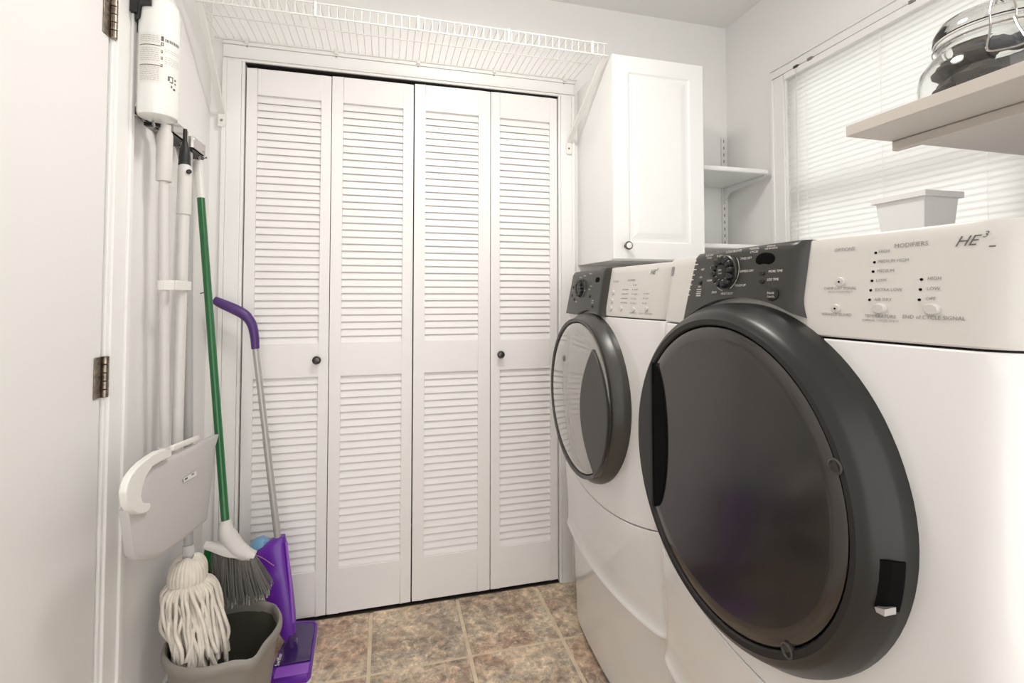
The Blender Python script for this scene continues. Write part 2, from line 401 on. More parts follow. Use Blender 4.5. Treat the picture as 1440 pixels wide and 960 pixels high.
tag(b.build('trim_3', 'knobdark', smooth=False), 'threshold strip coloured dark for the gap shade under the louvered closet doors', 'threshold', kind='structure')  # dark colour paints the shaded gap line below the leaves

# ------------------------------------------------------------------ window and blind
wn = empty('window_1', (XR, WY1, WZ0), 'window behind the closed white mini blind', 'window', kind='structure')
b = MB()
casing_strip(b, WY1, WY1 + .075, lambda b, p, q, d: b.box(XR - d * 1.2, XR, p, q, WZ0 - .02, WZ1))
casing_strip(b, WY0, WY0 - .075, lambda b, p, q, d: b.box(XR - d * 1.2, XR, min(p, q), max(p, q), WZ0 - .02, WZ1))
casing_strip(b, WZ1, WZ1 + .045, lambda b, p, q, d: b.box(XR - d * 1.2, XR, WY0 - .075, WY1 + .075, p, q))
b.box(XR - .03, XR, WY0 - .09, WY1 + .09, WZ0 - .045, WZ0 - .02)
b.build('casing', 'trim', wn, bevel=.0015)
b = MB(); xs0, xs1 = XR + .06, XR + .10
for z0, z1 in ((WZ0, WZ0 + .05), (1.56, 1.62), (WZ1 - .05, WZ1)): b.box(xs0, xs1, WY0, WY1, z0, z1)
b.box(xs0, xs1, WY0, WY0 + .045, WZ0, WZ1); b.box(xs0, xs1, WY1 - .045, WY1, WZ0, WZ1)
b.build('sash', 'trim', wn, bevel=.002)
for z0, z1 in ((WZ0 + .05, 1.56), (1.62, WZ1 - .05)):
    b = MB(); b.box(XR + .078, XR + .082, WY0 + .045, WY1 - .045, z0, z1); b.build('pane', 'pane', wn, smooth=False)
bl = empty('venetian_blind', (XR, WY1, WZ1), 'white mini blind lowered and closed over the window', 'blind')
b = MB(); b.box(XR - .024, XR + .012, WY0 + .004, WY1 - .004, WZ1 - .028, WZ1 - .002); b.build('headrail', 'trim', bl, bevel=.002)
sp = .0190; n = int((WZ1 - .035 - (WZ0 + .03)) / sp); sl = None
for k in range(n):
    z = WZ1 - .040 - k * sp
    if sl is None:
        q = MB(); m_ = 6; vs = []; a = math.radians(18)
        for y in (0, WY1 - WY0 - .02):
            for i in range(m_):
                t = -1 + 2 * i / (m_ - 1); cu = .0016 * (1 - t * t)
                # closed: slat near vertical; room side crown
                vs.append((-(cu * math.cos(a)) + t * .0125 * math.sin(a), y, t * .0125 * math.cos(a)))
        q.add(vs, [(i, i + 1, i + 1 + m_, i + m_) for i in range(m_ - 1)])
        sl = q.build('slat', 'blind', bl, ang=80, local=True); sl.location = (-.004, -(WY1 - WY0 - .01), z - WZ1)
    else: copy_of(sl, bl, (-.004, -(WY1 - WY0 - .01), z - WZ1))
b = MB()
for y in (1.50, 1.21, .93): 
    for dx in (-.0155, .006): b.tube([(XR + dx, y, WZ1 - .03), (XR + dx, y, WZ0 + .03)], .0007, 5)
b.build('ladder_cord', 'trim', bl)
b = MB(); b.tube([(XR - .030, 1.53, WZ1 - .015), (XR - .031, 1.53, WZ0 + .2)], .0016, 6); b.build('wand', 'palepole', bl)
for y in (1.535, 1.47, 1.10):
    b = MB(); b.box(XR - .028, XR - .0, y - .010, y + .010, WZ1 - .006, WZ1 + .004); b.build('bracket', 'knobdark' if y > 1.5 else 'softtext', bl, bevel=.001)
b = MB(); b.box(XR - .016, XR + .008, WY0 + .006, WY1 - .006, WZ0 + .004, WZ0 + .022); b.build('bottom_rail', 'trim', bl, bevel=.003)

# ------------------------------------------------------------------ ceiling lamp (out of frame, lights the room)
lp = empty('ceiling_light', (.30, 1.05, ZC), 'round flush ceiling light above the room', 'ceiling light')
b = MB(); b.lathe([(.19, 0), (.19, -.02), (.175, -.025)], (.30, 1.05, ZC), n=40); b.build('base', 'lampmetal', lp)
b = MB(); b.lathe([(.172, -.024), (.165, -.05), (.13, -.078), (.07, -.094), (0, -.098)], (.30, 1.05, ZC), n=40); b.build('shade', 'lamp', lp)
ld = bpy.data.lights.new('ceiling_light_source', 'AREA'); ld.shape = 'DISK'; ld.size = .34; ld.energy = LAMP_POWER; ld.color = (1, .95, .89)
lo = bpy.data.objects.new('ceiling_light_source', ld); C.objects.link(lo); lo.location = (.30, 1.05, ZC - .105)

# ------------------------------------------------------------------ wire shelf above the closet
ws = empty('wire_shelf', (-.60, D, 2.10), 'white wire shelf on angled braces above the closet doors', 'wire shelf')
zs, yf, yb = 2.142, 1.645, D - .018
X0, X1 = -.605, .797
wr = None
nw = 55
for k in range(nw):
    x = X0 + .014 + k * (X1 - X0 - .028) / (nw - 1)
    if wr is None:
        q = MB(); q.tube([(x, yb, zs), (x, yf + .006, zs), (x, yf + .001, zs - .002), (x, yf - .001, zs - .008), (x, yf - .001, zs - .043)], .00155, 6)
        wr = q.build('wire', 'wire', ws, loc=(x, yb, zs))
    else: copy_of(wr, ws, Vector((x, yb, zs)) - wloc(ws))
for y, z, r in ((yb, zs - .003, .0032), (yf + .002, zs + .003, .0029), (yf - .003, zs - .043, .0030), (1.79, zs - .0045, .0026)):
    q = MB(); q.tube([(X0, y, z), (X1, y, z)], r, 8); q.build('rail', 'wire', ws)
for x in (-.225, .10, .415, .735):
    q = MB(); q.box(x - .0045, x + .0045, yf - .008, yf + .003, zs - .046, zs + .005); q.build('clip', 'whiteplastic', ws, bevel=.002)
for x in (-.50, -.19, .12, .43, .74):
    q = MB(); q.box(x - .007, x + .007, D - .024, D - .002, zs - .014, zs + .006); q.tube([(x, D - .001, zs - .020), (x, D - .012, zs - .020)], .006, 10)
    c = q.build('wall_clip', 'whiteplastic', ws, bevel=.0015)
    q = MB(); q.tube([(x, D - .0125, zs - .020), (x, D - .0145, zs - .020)], .0028, 8); q.build('screw', 'softtext', c)
for x, xf in ((-.556, -.578), (.786, .760)):
    q = MB()
    a = Vector((x, yf + .004, zs - .046)); e = Vector((xf, D - .018, 1.862)); dv = (e - a).normalized()
    side = Vector((1, 0, 0)); side = (side - dv * side.dot(dv)).normalized(); nrm = dv.cross(side)
    q.obox((a + e) / 2, dv, side, nrm, (e - a).length / 2, .0085, .0011)
    q.obox((a + e) / 2 + side * .0085 - nrm * .004, dv, side, nrm, (e - a).length / 2, .0011, .005)
    q.obox((a + e) / 2 - side * .0085 - nrm * .004, dv, side, nrm, (e - a).length / 2, .0011, .005)
    q.box(xf - .012, xf + .012, D - .019, D - .0165, 1.815, 1.868)
    c = q.build('bracket', 'wire', ws, bevel=.0006)
    q = MB(); q.lathe([(.0045, 0), (.0035, .002)], (xf, D - .019, 1.838), (0, -1, 0), n=12); q.build('screw', 'softtext', c)

# ------------------------------------------------------------------ wall cabinet
cb = empty('wall_cabinet', (.806, D, 1.335), 'white wall cabinet with one raised panel door above the washer', 'cabinet')
b = MB(); b.box(.806, 1.186, 1.640, D - .001, 1.335, 2.095); b.build('body', 'cabinet', cb, bevel=.001)
def raised_door(parent):
    x0, x1, z0, z1, yf, yb = .804, 1.188, 1.338, 2.098, 1.617, 1.637
    b = MB()
    rings = [(0, 0, yb), (0, 0, yf + .003), (.003, .003, yf), (.062, .062, yf), (.068, .068, yf + .0045), (.078, .078, yf + .0045), (.098, .098, yf + .0005), (.104, .104, yf)]
    vs = []
    for dx, dz, y in rings: vs += [(x0 + dx, y, z0 + dz), (x1 - dx, y, z0 + dz), (x1 - dx, y, z1 - dz), (x0 + dx, y, z1 - dz)]
    fs = [(3, 2, 1, 0)]
    for i in range(len(rings) - 1):
        for k in range(4): fs.append((i * 4 + k, i * 4 + (k + 1) % 4, i * 4 + 4 + (k + 1) % 4, i * 4 + 4 + k))
    fs.append(tuple(len(vs) - 4 + k for k in range(4)))
    b.add(vs, fs); return b.build('door', 'cabinet', parent, smooth=False, bevel=.0008)
cd = raised_door(cb)
k = MB(); k.lathe([(0, 0), (.008, 0), (.006, .010), (.012, .015), (.0155, .020), (.0155, .023), (.0115, .0255)], (.853, 1.617, 1.386), (0, -1, 0), n=28); kk = k.build('knob', 'knobdark', cd)
k = MB(); k.lathe([(.0112, .0252), (.010, .0270), (.004, .0290), (0, .0292)], (.853, 1.617, 1.386), (0, -1, 0), n=24); k.build('knob_insert', 'whiteplastic', cd)

# ------------------------------------------------------------------ corner shelves beside the cabinet
for i, (z, lab) in enumerate(((1.711, 'upper white corner shelf between cabinet and window'), (1.395, 'lower white corner shelf just above the dryer controls'))):
    b = MB(); b.box(1.190, 1.545, 1.680, D - .008, z, z + .020)
    o = b.build('corner_shelf', 'cabinet', bevel=.006, seg=3, loc=(1.37, 1.82, z)); tag(o, lab, 'shelf', 'white shelves in the corner beside the wall cabinet')
    x = 1.545
    q = MB()
    q.prism([(D - .010, z - .075), (D - .010, z - .001), (1.700, z - .001), (1.700, z - .010), (D - .055, z - .030), (D - .030, z - .050)], lambda a, c: (x - .0055, a, c), lambda a, c: (x - .0035, a, c))
    q.box(x - .009, x + .0, 1.70, D - .012, z - .003, z - .001)
    o = q.build('shelf_bracket', 'cabinet', bevel=.0008, loc=(x, D - .01, z)); tag(o, ('upper' if i == 0 else 'lower') + ' white metal bracket holding the ' + ('upper' if i == 0 else 'lower') + ' corner shelf', 'bracket', 'brackets under the corner shelves')
st = empty('shelf_standard', (1.545, D, 1.30), 'white slotted shelf standard on the wall in the corner', 'shelf standard')
b = MB(); b.box(1.534, 1.556, D - .008, D - .0005, 1.30, 1.955); b.build('rail', 'cabinet', st, bevel=.001)
b = MB()
z = 1.935
while z > 1.32:
    b.box(1.5425, 1.5475, D - .0085, D - .0075, z - .007, z + .007); z -= .032
b.build('slot_shade', 'softtext', st, smooth=False)  # grey boxes on the rail face stand for shade inside the slots

# ------------------------------------------------------------------ machines
ZP = [(0, .690), (.10, .688), (.27, .680), (.33, .676), (.42, .665), (.57, .655), (.80, .655), (1.0, .658), (1.138, .668), (1.285, .690)]
def interp(z):
    if z <= 0: return ZP[0][1]
    for (a, p), (c, q) in zip(ZP, ZP[1:]):
        if z <= c:
            t = (z - a) / (c - a); return p + (q - p) * t
    return ZP[-1][1]
HW = .343
def machine(name, label, yc, dx, door, panel, text_fn, grp):
    def sx(y, z):
        u = (y - yc) / HW; x = interp(z) + dx - .025 * (1 - min(u * u, 1.0)); a = abs(y - yc) - (HW - .040)
        if a > 0: x += .040 - math.sqrt(max(0, .040 ** 2 - min(a, .040) ** 2))
        return x
    root = empty(name, (.68 + dx, yc, 0), label, 'laundry machine', grp)
    seam = lambda y: .573 + .50 * (y - yc) ** 2
    lip = lambda y: .343 + .25 * (y - yc) ** 2
    ys = [-HW + HW * 2 * (.5 - .5 * math.cos(PI * i / 44)) for i in range(45)]
    XB = .67 + dx + .66
    # cabinet box behind the fronts
    b = MB(); b.box(.730 + dx, XB, yc - HW + .001, yc + HW - .001, .02, 1.284); b.build('cabinet_body', 'enamel', root, bevel=.004)
    def front(pname, zlo, zhi, m, nv, flare=None, bevel=.0025):
        b = MB(); vs = []; fs = []; nu = len(ys)
        prof = [(-1, .012), (0, .0022)] + [(t, 0) for t in range(nv + 1)] + [(nv, .0022), (nv + 1, .012)]
        rows = []
        e = .0022
        for i, u in enumerate(ys):
            y = yc + u; z0, z1 = zlo(y), zhi(y); col = []
            seq = [(z0, .075), (z0, e)] + [(z0 + e + (z1 - z0 - 2 * e) * t / nv, 0) for t in range(nv + 1)] + [(z1, e), (z1, .075)]
            for z, o in seq:
                x = sx(y, z) + (0 if o == .075 else o)
                if flare: x -= flare(y, z)
                if o == .075: x = .735 + dx
                x = min(x, .745 + dx)
                col.append((x, y, z))
            rows.append(col)
        h = len(rows[0])
        for col in rows: vs += col
        for i in range(nu - 1):
            for j in range(h - 1): fs.append((i * h + j, i * h + j + 1, (i + 1) * h + j + 1, (i + 1) * h + j))
        b.add(vs, fs); return b.build(pname, m, root, ang=40)
    dy, dz, R, xb, dep, Rin = door
    front('cabinet_front', lambda y: seam(y) + .0012, lambda y: 1.1395, 'enamel', 14)
    front('lower_panel', lambda y: lip(y) + .002, lambda y: seam(y) - .0012, 'enamel', 40,
          flare=lambda y, z: .012 * math.exp(-((z - lip(y)) / .030)) + .007 * math.exp(-((z - lip(y)) / .007)) )
    front('drawer_front', lambda y: .022, lambda y: lip(y) - .003, 'enamel', 12, flare=lambda y, z: -.007)
    con = front('console', lambda y: 1.1425, lambda y: 1.2870, 'console', 8)
    # console top cap joins to cabinet
    b = MB(); b.box(.728 + dx, .80 + dx, yc - HW + .004, yc + HW - .004, 1.20, 1.2872); b.build('console_top', 'console', root, bevel=.003)
    b = MB(); b.box(.72 + dx, XB - .01, yc - HW + .02, yc + HW - .02, 0, .03); b.build('foot_plinth', 'blackgap', root)
    # dark control panel
    p0, p1, pb0, pb1 = panel     # near/far top, near/far bottom
    nu, nv = 40, 14; b = MB(); vs = []; fs = []
    Rn = R + .010
    def zb(y):
        d = abs(y - dy); return max(dz + math.sqrt(Rn * Rn - d * d) if d < Rn else 0, 1.1400)
    def off(y, z, y0, y1):
        d0, d1 = y - y0, y1 - y
        def ramp(d, w): return 1 - (1 - min(max(d / w, 0), 1)) ** 2
        o = .016 * min(ramp(d0, .020), ramp(d1, .012))
        e = 1.2875 - z; o *= (.55 + .45 * ramp(e, .008)); return o
    grid = []
    for i in range(nu + 1):
        s = i / nu; s = .5 - .5 * math.cos(PI * s); col = []
        for j in range(nv + 1):
            t = j / nv
            y0 = p0 + (pb0 - p0) * (1 - t) ** 1.0; y1 = p1 + (pb1 - p1) * (1 - t)
            if t < .25: y0 -= .010 * (1 - t / .25) ** 2
            y = y0 + (y1 - y0) * s; zbot = zb(y); z = zbot + (1.2885 - zbot) * t
            x = sx(y, z) - .0005 - off(y, z, y0, y1)
            if j == 0: col.append((sx(y, z) + .02, y, z))
            col.append((x, y, z))
            if j == nv: col.append((sx(y, z) + .02, y, z))
        grid.append(col)
    h = nv + 3
    for col in grid: vs += col
    for i in range(nu):
        for j in range(h - 1): fs.append((i * h + j, i * h + j + 1, (i + 1) * h + j + 1, (i + 1) * h + j))
    b.add(vs, fs); cp = b.build('control_panel', 'black', root, ang=50)
    psurf = lambda y, z: sx(y, z) - .0165
    # door: ring + window
    O = (xb, dy, dz); ax = (-1, 0, 0)
    ringm = 'rim' if name == 'dryer' else 'rimlight'
    dd = MB(); k = R - .012 - dep * .15
    dd.ringlathe([(R - .03, -.055), (R, -.055), (R + .0005, .0), (R - .001, .008), (k + .004, dep - .006), (k, dep), (k - .006, dep + .0035), (Rin + .012, dep + .0075), (Rin + .003, dep + .0065), (Rin + .0005, dep + .003), (Rin, dep - .010), (R - .03, dep - .012)], O, ax, 96)
    door_o = dd.build('door', ringm, root, ang=28)
    bulge = -.0045 if name == 'dryer' else .020
    wd = MB(); prof = [(Rin - .0015, dep - .006), (Rin - .002, dep + .003), (Rin - .006, dep + .006)]
    for q in range(1, 13):
        r = (Rin - .006) * (1 - q / 12); prof.append((max(r, 0), dep + .006 + bulge * (1 - (r / Rin) ** 2)))
    wd.lathe(prof, O, ax, 96)
    win = wd.build('window', 'win' if name == 'dryer' else 'winlight', door_o, ang=40)
    front_x = xb - dep
    # handle lobe
    sgn = 1 if name == 'dryer' else -1
    q = MB(); rr = Rin - .001; arc = []
    half = math.radians(38 if name == 'dryer' else 52); n_ = 22
    cen = PI * .5  # towards +Y ; angle measured from +Z
    for i in range(n_ + 1):
        a = -half + 2 * half * i / n_
        arc.append((dy + sgn * rr * math.cos(a), dz + rr * math.sin(a) + (.01 if name == 'dryer' else -.02)))
    yend = rr * math.cos(half)
    inner = []
    for i in range(n_ + 1):
        t = 1 - 2 * i / n_; zz = rr * math.sin(half) * t
        bow = (.028 if name == 'dryer' else .060) * (1 - t * t) if name != 'dryer' else -.004 * (1 - t * t)
        inner.append((dy + sgn * (yend - bow), dz + zz + (.01 if name == 'dryer' else -.02)))
    poly = arc + inner[1:-1]
    def dome(y, z, e): r = math.hypot(y - dy, z - dz); return front_x - .0060 - bulge * max(0, 1 - (r / Rin) ** 2) - e
    q.prism(poly, lambda a, c: (dome(a, c, .008), a, c), lambda a, c: (dome(a, c, -.012), a, c))
    q.build('handle', 'rimlight' if name != 'dryer' else 'rim', door_o, bevel=.002)
    if name == 'dryer':
        # raised black lens beside the handle stands for the finger pocket's shade
        q = MB(); pk = []
        for i in range(24):
            a = PI * i / 23 - PI / 2; pk.append((dy + sgn * (yend - .003 - .040 * math.cos(a)), dz + .01 + rr * math.sin(half) * .97 * math.sin(a)))
        q.prism(pk, lambda a, c: (dome(a, c, .0035), a, c), lambda a, c: (dome(a, c, -.004), a, c)); q.build('finger_pocket_shade', 'blackgap', door_o)
        for zq in (.985, .700):
            yy = dy - math.sqrt((Rin + .001) ** 2 - (zq - dz) ** 2)
            q = MB(); q.lathe([(.0105, 0), (.0105, .0085), (.0085, .0095), (.0075, .0065), (0, .0060)], (front_x, yy, zq), ax, 20); q.build('screw_cap', 'rimlight', door_o)
        # flush black patch in the side band stands for a shaded hinge hole
        q2 = MB(); vs_ = []; fs_ = []
        for k2 in range(9):
            a = math.radians(-2 - 12.5 * k2 / 8)
            for dd_, rr_ in ((.004, R + .0012), (dep * .55, R - .0035), (dep * .90, k - .0005), (dep * .90, k - .012), (.004, R - .012)):
                vs_.append((xb - dd_, dy - rr_ * math.cos(a), dz + rr_ * math.sin(a)))
        for k2 in range(8):
            for m2 in range(5): fs_.append((k2 * 5 + m2, k2 * 5 + (m2 + 1) % 5, k2 * 5 + 5 + (m2 + 1) % 5, k2 * 5 + 5 + m2))
        fs_ += [(0, 1, 2, 3, 4), (44, 43, 42, 41, 40)]
        q2.add(vs_, fs_); q2.build('hinge_hole_shade', 'blackgap', door_o, smooth=False)
        yy = dy - R * math.cos(math.radians(13))
        q3 = MB(); q3.prism([(yy - .002, dz - .072), (yy - .002, dz - .064), (yy + .010, dz - .068), (yy + .008, dz - .073)], lambda a, c: (xb - dep * .84, a, c), lambda a, c: (xb - dep * .35, a, c)); q3.build('hinge_tab', 'silver', door_o)
    # ---- print, buttons and dial
    class K: pass
    k_ = K(); k_.root, k_.con, k_.cp, k_.sx, k_.ps, k_.name = root, con, cp, sx, psurf, name
    text_fn(k_)
    return root

class Lettering:
    def __init__(s, surf): s.b = MB(); s.surf = surf
    def put(s, txt, y, z, size, align='CENTER', shear=0):
        cu = bpy.data.curves.new('t', 'FONT'); cu.body = txt; cu.size = size; cu.align_x = align; cu.align_y = 'CENTER'; cu.shear = shear; cu.resolution_u = 2
        cu.offset = 0
        o = bpy.data.objects.new('t', cu); me = bpy.data.meshes.new_from_object(o)
        s.b.add([(s.surf(y - v.co.x, z + v.co.y) - .0009, y - v.co.x, z + v.co.y) for v in me.vertices], [tuple(p.vertices) for p in me.polygons])
        bpy.data.objects.remove(o); bpy.data.curves.remove(cu); bpy.data.meshes.remove(me)
    def bar(s, y0, y1, z0, z1):
        s.b.add([(s.surf(y, z) - .0009, y, z) for y, z in ((y0, z0), (y1, z0), (y1, z1), (y0, z1))], [(0, 1, 2, 3)])
    def arc(s, yc, zc, r, a0, a1, w):
        n = 24; v = []; f = []
        for i in range(n + 1):
            a = math.radians(a0 + (a1 - a0) * i / n)
            for rr in (r, r + w): y = yc - rr * math.cos(a); z = zc + rr * math.sin(a); v.append((s.surf(y, z) - .0009, y, z))
        s.b.add(v, [(2 * i, 2 * i + 1, 2 * i + 3, 2 * i + 2) for i in range(n)])
    def done(s, m, parent, name='lettering'): return tag(s.b.build(name, m, parent, smooth=False), kind='stuff')
def disc(k, parent, surf, y, z, r, h, m, name='button', n=20, sy=1, dish=False):
    x = surf(y, z); b = MB()
    prof = [(r, -.003), (r, h * .6), (r * .85, h), (0, h * (1.08 if not dish else .6))]
    b.lathe(prof, (x, y, z), (-1, 0, 0), n); 
    b.v = [(v[0], y + (v[1] - y) * sy, v[2]) for v in b.v]
    return b.build(name, m, parent)
def dial(k, y, z, r):
    x = k.ps(y, z); b = MB(); n = 72; prof = []
    b.lathe([(r * 1.04, -.002), (r * 1.04, .004), (r * .98, .006)], (x, y, z), (-1, 0, 0), 40)
    base = b.build('dial', 'black', k.cp)
    for i in range(12):   # lobed petals around the dial
        a = 2 * PI * i / 12 + .13; q = MB(); c = (x - .008, y - math.cos(a) * r * .72, z + math.sin(a) * r * .72)
        q.lathe([(r * .20, -.004), (r * .20, .004), (r * .15, .0062), (0, .0068)], (0, 0, 0), (-1, 0, 0), 14)
        ca, sa = math.cos(a), math.sin(a)
        q.v = [(c[0] + v[0], c[1] - (v[1] * 1.35 * ca) + (v[2] * .95 * sa), c[2] + v[1] * 1.35 * sa + v[2] * .95 * ca) for v in q.v]
        q.build('dial_lobe', 'rim', base)
    q = MB(); q.lathe([(r * .50, .004), (r * .50, .011), (r * .44, .0125), (0, .0135)], (x, y, z), (-1, 0, 0), 32); q.build('dial_cap', 'rim', base)
    return base, (lambda yy, zz: x - .0135)

def dryer_text(k):
    g = Lettering(k.sx); s = .0072
    g.put('HE', .4110, 1.2640, .0170, shear=.45); g.put('3', .3935, 1.2700, .0100, shear=.35)
    g.bar(.3845, .3895, 1.2555, 1.2570)
    for (y, z) in ((.5091, 1.2590), (.5097, 1.2464), (.5102, 1.2338), (.5106, 1.2214), (.5111, 1.2087), (.5115, 1.1959), (.4521, 1.2213), (.4523, 1.2089), (.4525, 1.1963)):
        b_ = MB(); b_.lathe([(.0017, -.001), (.0017, .0008), (0, .0012)], (k.sx(y, z), y, z), (-1, 0, 0), 12); b_.build('indicator', 'blackgap', k.con)
    g.done('greytext', k.con)
    h = Lettering(k.sx)
    h.put('OPTIONS', .553, 1.2674, s); h.put('MODIFIERS', .4670, 1.2657, s * 1.1)
    for t, z in (('HIGH', 1.2602), ('MEDIUM HIGH', 1.2467), ('MEDIUM', 1.2340), ('LOW', 1.2217), ('EXTRA LOW', 1.2090), ('AIR DRY', 1.1962)): h.put(t, .5052, z, .0058, 'LEFT')
    for t, z in (('HIGH', 1.2220), ('LOW', 1.2096), ('OFF', 1.1976)): h.put(t, .4455, z, .0060, 'LEFT')
    h.put('DAMP DRY SIGNAL', .5545, 1.2120, .0056); h.put('(AUTO CYCLES ONLY)', .5537, 1.2070, .0036)
    h.put('WRINKLE GUARD', .5561, 1.1747, .0056); h.put('TEMPERATURE', .4963, 1.1743, .0060); h.put('(MANUAL CYCLES ONLY)', .4958, 1.1688, .0040)
    h.put('END of CYCLE SIGNAL', .4370, 1.1750, .0064)
    h.done('softtext', k.con)
    for (y, z, r) in ((.5552, 1.2213, .0068), (.5575, 1.1832, .0064)):
        o = disc(k, k.con, k.sx, y, z, r, .0022, 'console', sy=1.15)
        i_ = MB(); i_.lathe([(.0014, .002), (.0014, .0032)], (k.sx(y, z), y, z), (-1, 0, 0), 10); i_.build('indicator', 'blackgap', o)
    for (y, z, r) in ((.4977, 1.1845, .0068), (.4383, 1.1850, .0068)): disc(k, k.con, k.sx, y, z, r, .0042, 'console', sy=1.3)
    # sticker on the far end
    b_ = MB(); f = Lettering(k.sx)
    f.bar(1.000, 1.018, 1.249, 1.270); f.done('softtext', k.con, 'sticker')
    # dark panel
    base, cap = dial(k, .7745, 1.2462, .0305)
    W = Lettering(k.ps)
    W.arc(.7745, 1.2462, .0345, -62, 44, .0009); W.arc(.7745, 1.2462, .0345, 118, 262, .0009)
    for t, y, z, al in (('TIMED DRY', .7395, 1.2677, 'LEFT'), ('EXPRESS DRY', .7365, 1.2450, 'LEFT'), ('TOUCH UP', .7470, 1.2202, 'LEFT'), ('HEAVY DUTY', .7655, 1.2056, 'CENTER'), ('JEANS', .8031, 1.2086, 'CENTER'),
                        ('NORMAL', .8190, 1.2316, 'CENTER'), ('CASUAL', .8140, 1.2570, 'CENTER'), ('BULKY', .7990, 1.2780, 'CENTER'), ('ULTRA DELICATE', .7600, 1.2833, 'CENTER'), ('MANUAL', .7070, 1.2835, 'CENTER'), ('CYCLES', .7070, 1.2775, 'CENTER'),
                        ('MORE TIME', .6548, 1.2415, 'CENTER'), ('LESS TIME', .6583, 1.2281, 'CENTER'), ('WET', .8500, 1.2546, 'CENTER'), ('ON', .8535, 1.2391, 'CENTER'), ('DRY', .8541, 1.2199, 'CENTER')):
        W.put(t, y, z, .0056, al)
    W.put('ESTIMATED', .6692, 1.2838, .0036); W.put('TIME REMAINING', .6692, 1.2800, .0036)
    W.put('AUTO DRY', .8319, 1.2816, .0050); W.put('CYCLES', .8319, 1.2766, .0046)
    for i, (y, z) in enumerate(((.8824, 1.2743), (.8751, 1.2666), (.8786, 1.2562), (.8829, 1.2452), (.8852, 1.2354), (.8883, 1.2248), (.8906, 1.2144), (.8919, 1.2037))): W.bar(y - .006, y + .006, z - .0009, z + .0009)
    for z in (1.2145, 1.2100, 1.2060, 1.2020): W.bar(.8470, .8630, z - .0007, z + .0007)
    for y0 in (.7745,):
        W.put('', y0, 1.24, .004)
    W.done('whitetext', k.cp)
    cpw = Lettering(cap); cpw.put('DRY', .7745, 1.2490, .0052); cpw.put('START', .7745, 1.2430, .0036); cpw.done('whitetext', base)
    disc(k, k.cp, k.ps, .6804, 1.2620, .0120, .0012, 'blackgap', 'display', sy=1.75, dish=True)
    disc(k, k.cp, k.ps, .6832, 1.2395, .0036, .0025, 'rim', sy=1.6); disc(k, k.cp, k.ps, .6822, 1.2255, .0036, .0025, 'rim', sy=1.6)
    o = disc(k, k.cp, k.ps, .6560, 1.2040, .0115, .003, 'rim', sy=1.1)
    pw = Lettering(lambda y, z: k.ps(.656, 1.204) - .0032); pw.put('PAUSE', .6560, 1.2060, .0052); pw.put('CANCEL', .6560, 1.2000, .0042); pw.done('whitetext', o)
    disc(k, k.cp, k.ps, .8529, 1.2283, .0040, .003, 'rim')
def washer_text(k):
    g = Lettering(k.sx); g.put('HE', 1.137, 1.2640, .0170, shear=.45); g.put('3', 1.1195, 1.270, .0100, shear=.35); g.done('greytext', k.con)
    h = Lettering(k.sx); h.put('OPTIONS', 1.314, 1.2450, .0072); h.put('MODIFIERS', 1.230, 1.2460, .0078)
    for i in range(4): h.bar(1.272, 1.238, 1.2200 - i * .0125, 1.2215 - i * .0125)
    for i, t in enumerate(('HOT', 'WARM', 'WARM', 'COLD', 'COLD')): h.put(t, 1.2110, 1.2320 - i * .0125, .0060, 'LEFT'); h.bar(1.216, 1.219, 1.231 - i * .0125, 1.234 - i * .0125)
    for i, t in enumerate(('HIGH', 'LOW', 'OFF')): h.put(t, 1.1560, 1.2080 - i * .0125, .0062, 'LEFT'); h.bar(1.161, 1.164, 1.207 - i * .0125, 1.210 - i * .0125)
    h.put('TEMPERATURE', 1.204, 1.1560, .0052); h.put('END of CYCLE SIGNAL', 1.145, 1.1560, .0056)
    h.done('softtext', k.con)
    for (y, z) in ((1.324, 1.212), (1.325, 1.188), (1.324, 1.165), (1.267, 1.166), (1.204, 1.165), (1.145, 1.168)): disc(k, k.con, k.sx, y, z, .0066, .003, 'console', sy=1.25)
    dial(k, 1.541, 1.229, .0305)
    W = Lettering(k.ps)
    for t, y, z in (('NORMAL', 1.520, 1.2700), ('DELICATE', 1.560, 1.2660), ('EXPRESS', 1.470, 1.2750), ('HEAVY', 1.500, 1.2200), ('START', 1.462, 1.2230), ('RINSE', 1.585, 1.2200), ('DRAIN', 1.575, 1.1830)): W.put(t, y, z, .0062)
    W.arc(1.541, 1.229, .0345, -62, 44, .0009); W.arc(1.541, 1.229, .0345, 118, 262, .0009)
    W.put('MORE', 1.453, 1.2340, .0055); W.put('PAUSE', 1.424, 1.1880, .0055); W.put('CANCEL', 1.424, 1.1810, .0050); W.put('ON', 1.634, 1.222, .0055)
    W.done('whitetext', k.cp)
    disc(k, k.cp, k.ps, 1.408, 1.252, .0095, .001, 'blackgap', 'display', sy=1.6)
    for y, z in ((1.453, 1.202), (1.424, 1.170), (1.630, 1.234), (1.634, 1.205), (1.60, 1.19)): disc(k, k.cp, k.ps, y, z, .0048, .003, 'rim')

machine('washing_machine', 'white front-load washer under the wall cabinet with lighter grey round door', 1.40, 0, (1.452, .885, .262, .628, .032, .234), (1.349, 1.668, 1.357, 1.700), washer_text, 'pair of laundry machines')
machine('dryer', 'white front-load dryer nearest the camera with large charcoal round door', .70, -.03, (.736, .899, .290, .597, .036, .250), (.609, .889, .6125, .914), dryer_text, 'pair of laundry machines')

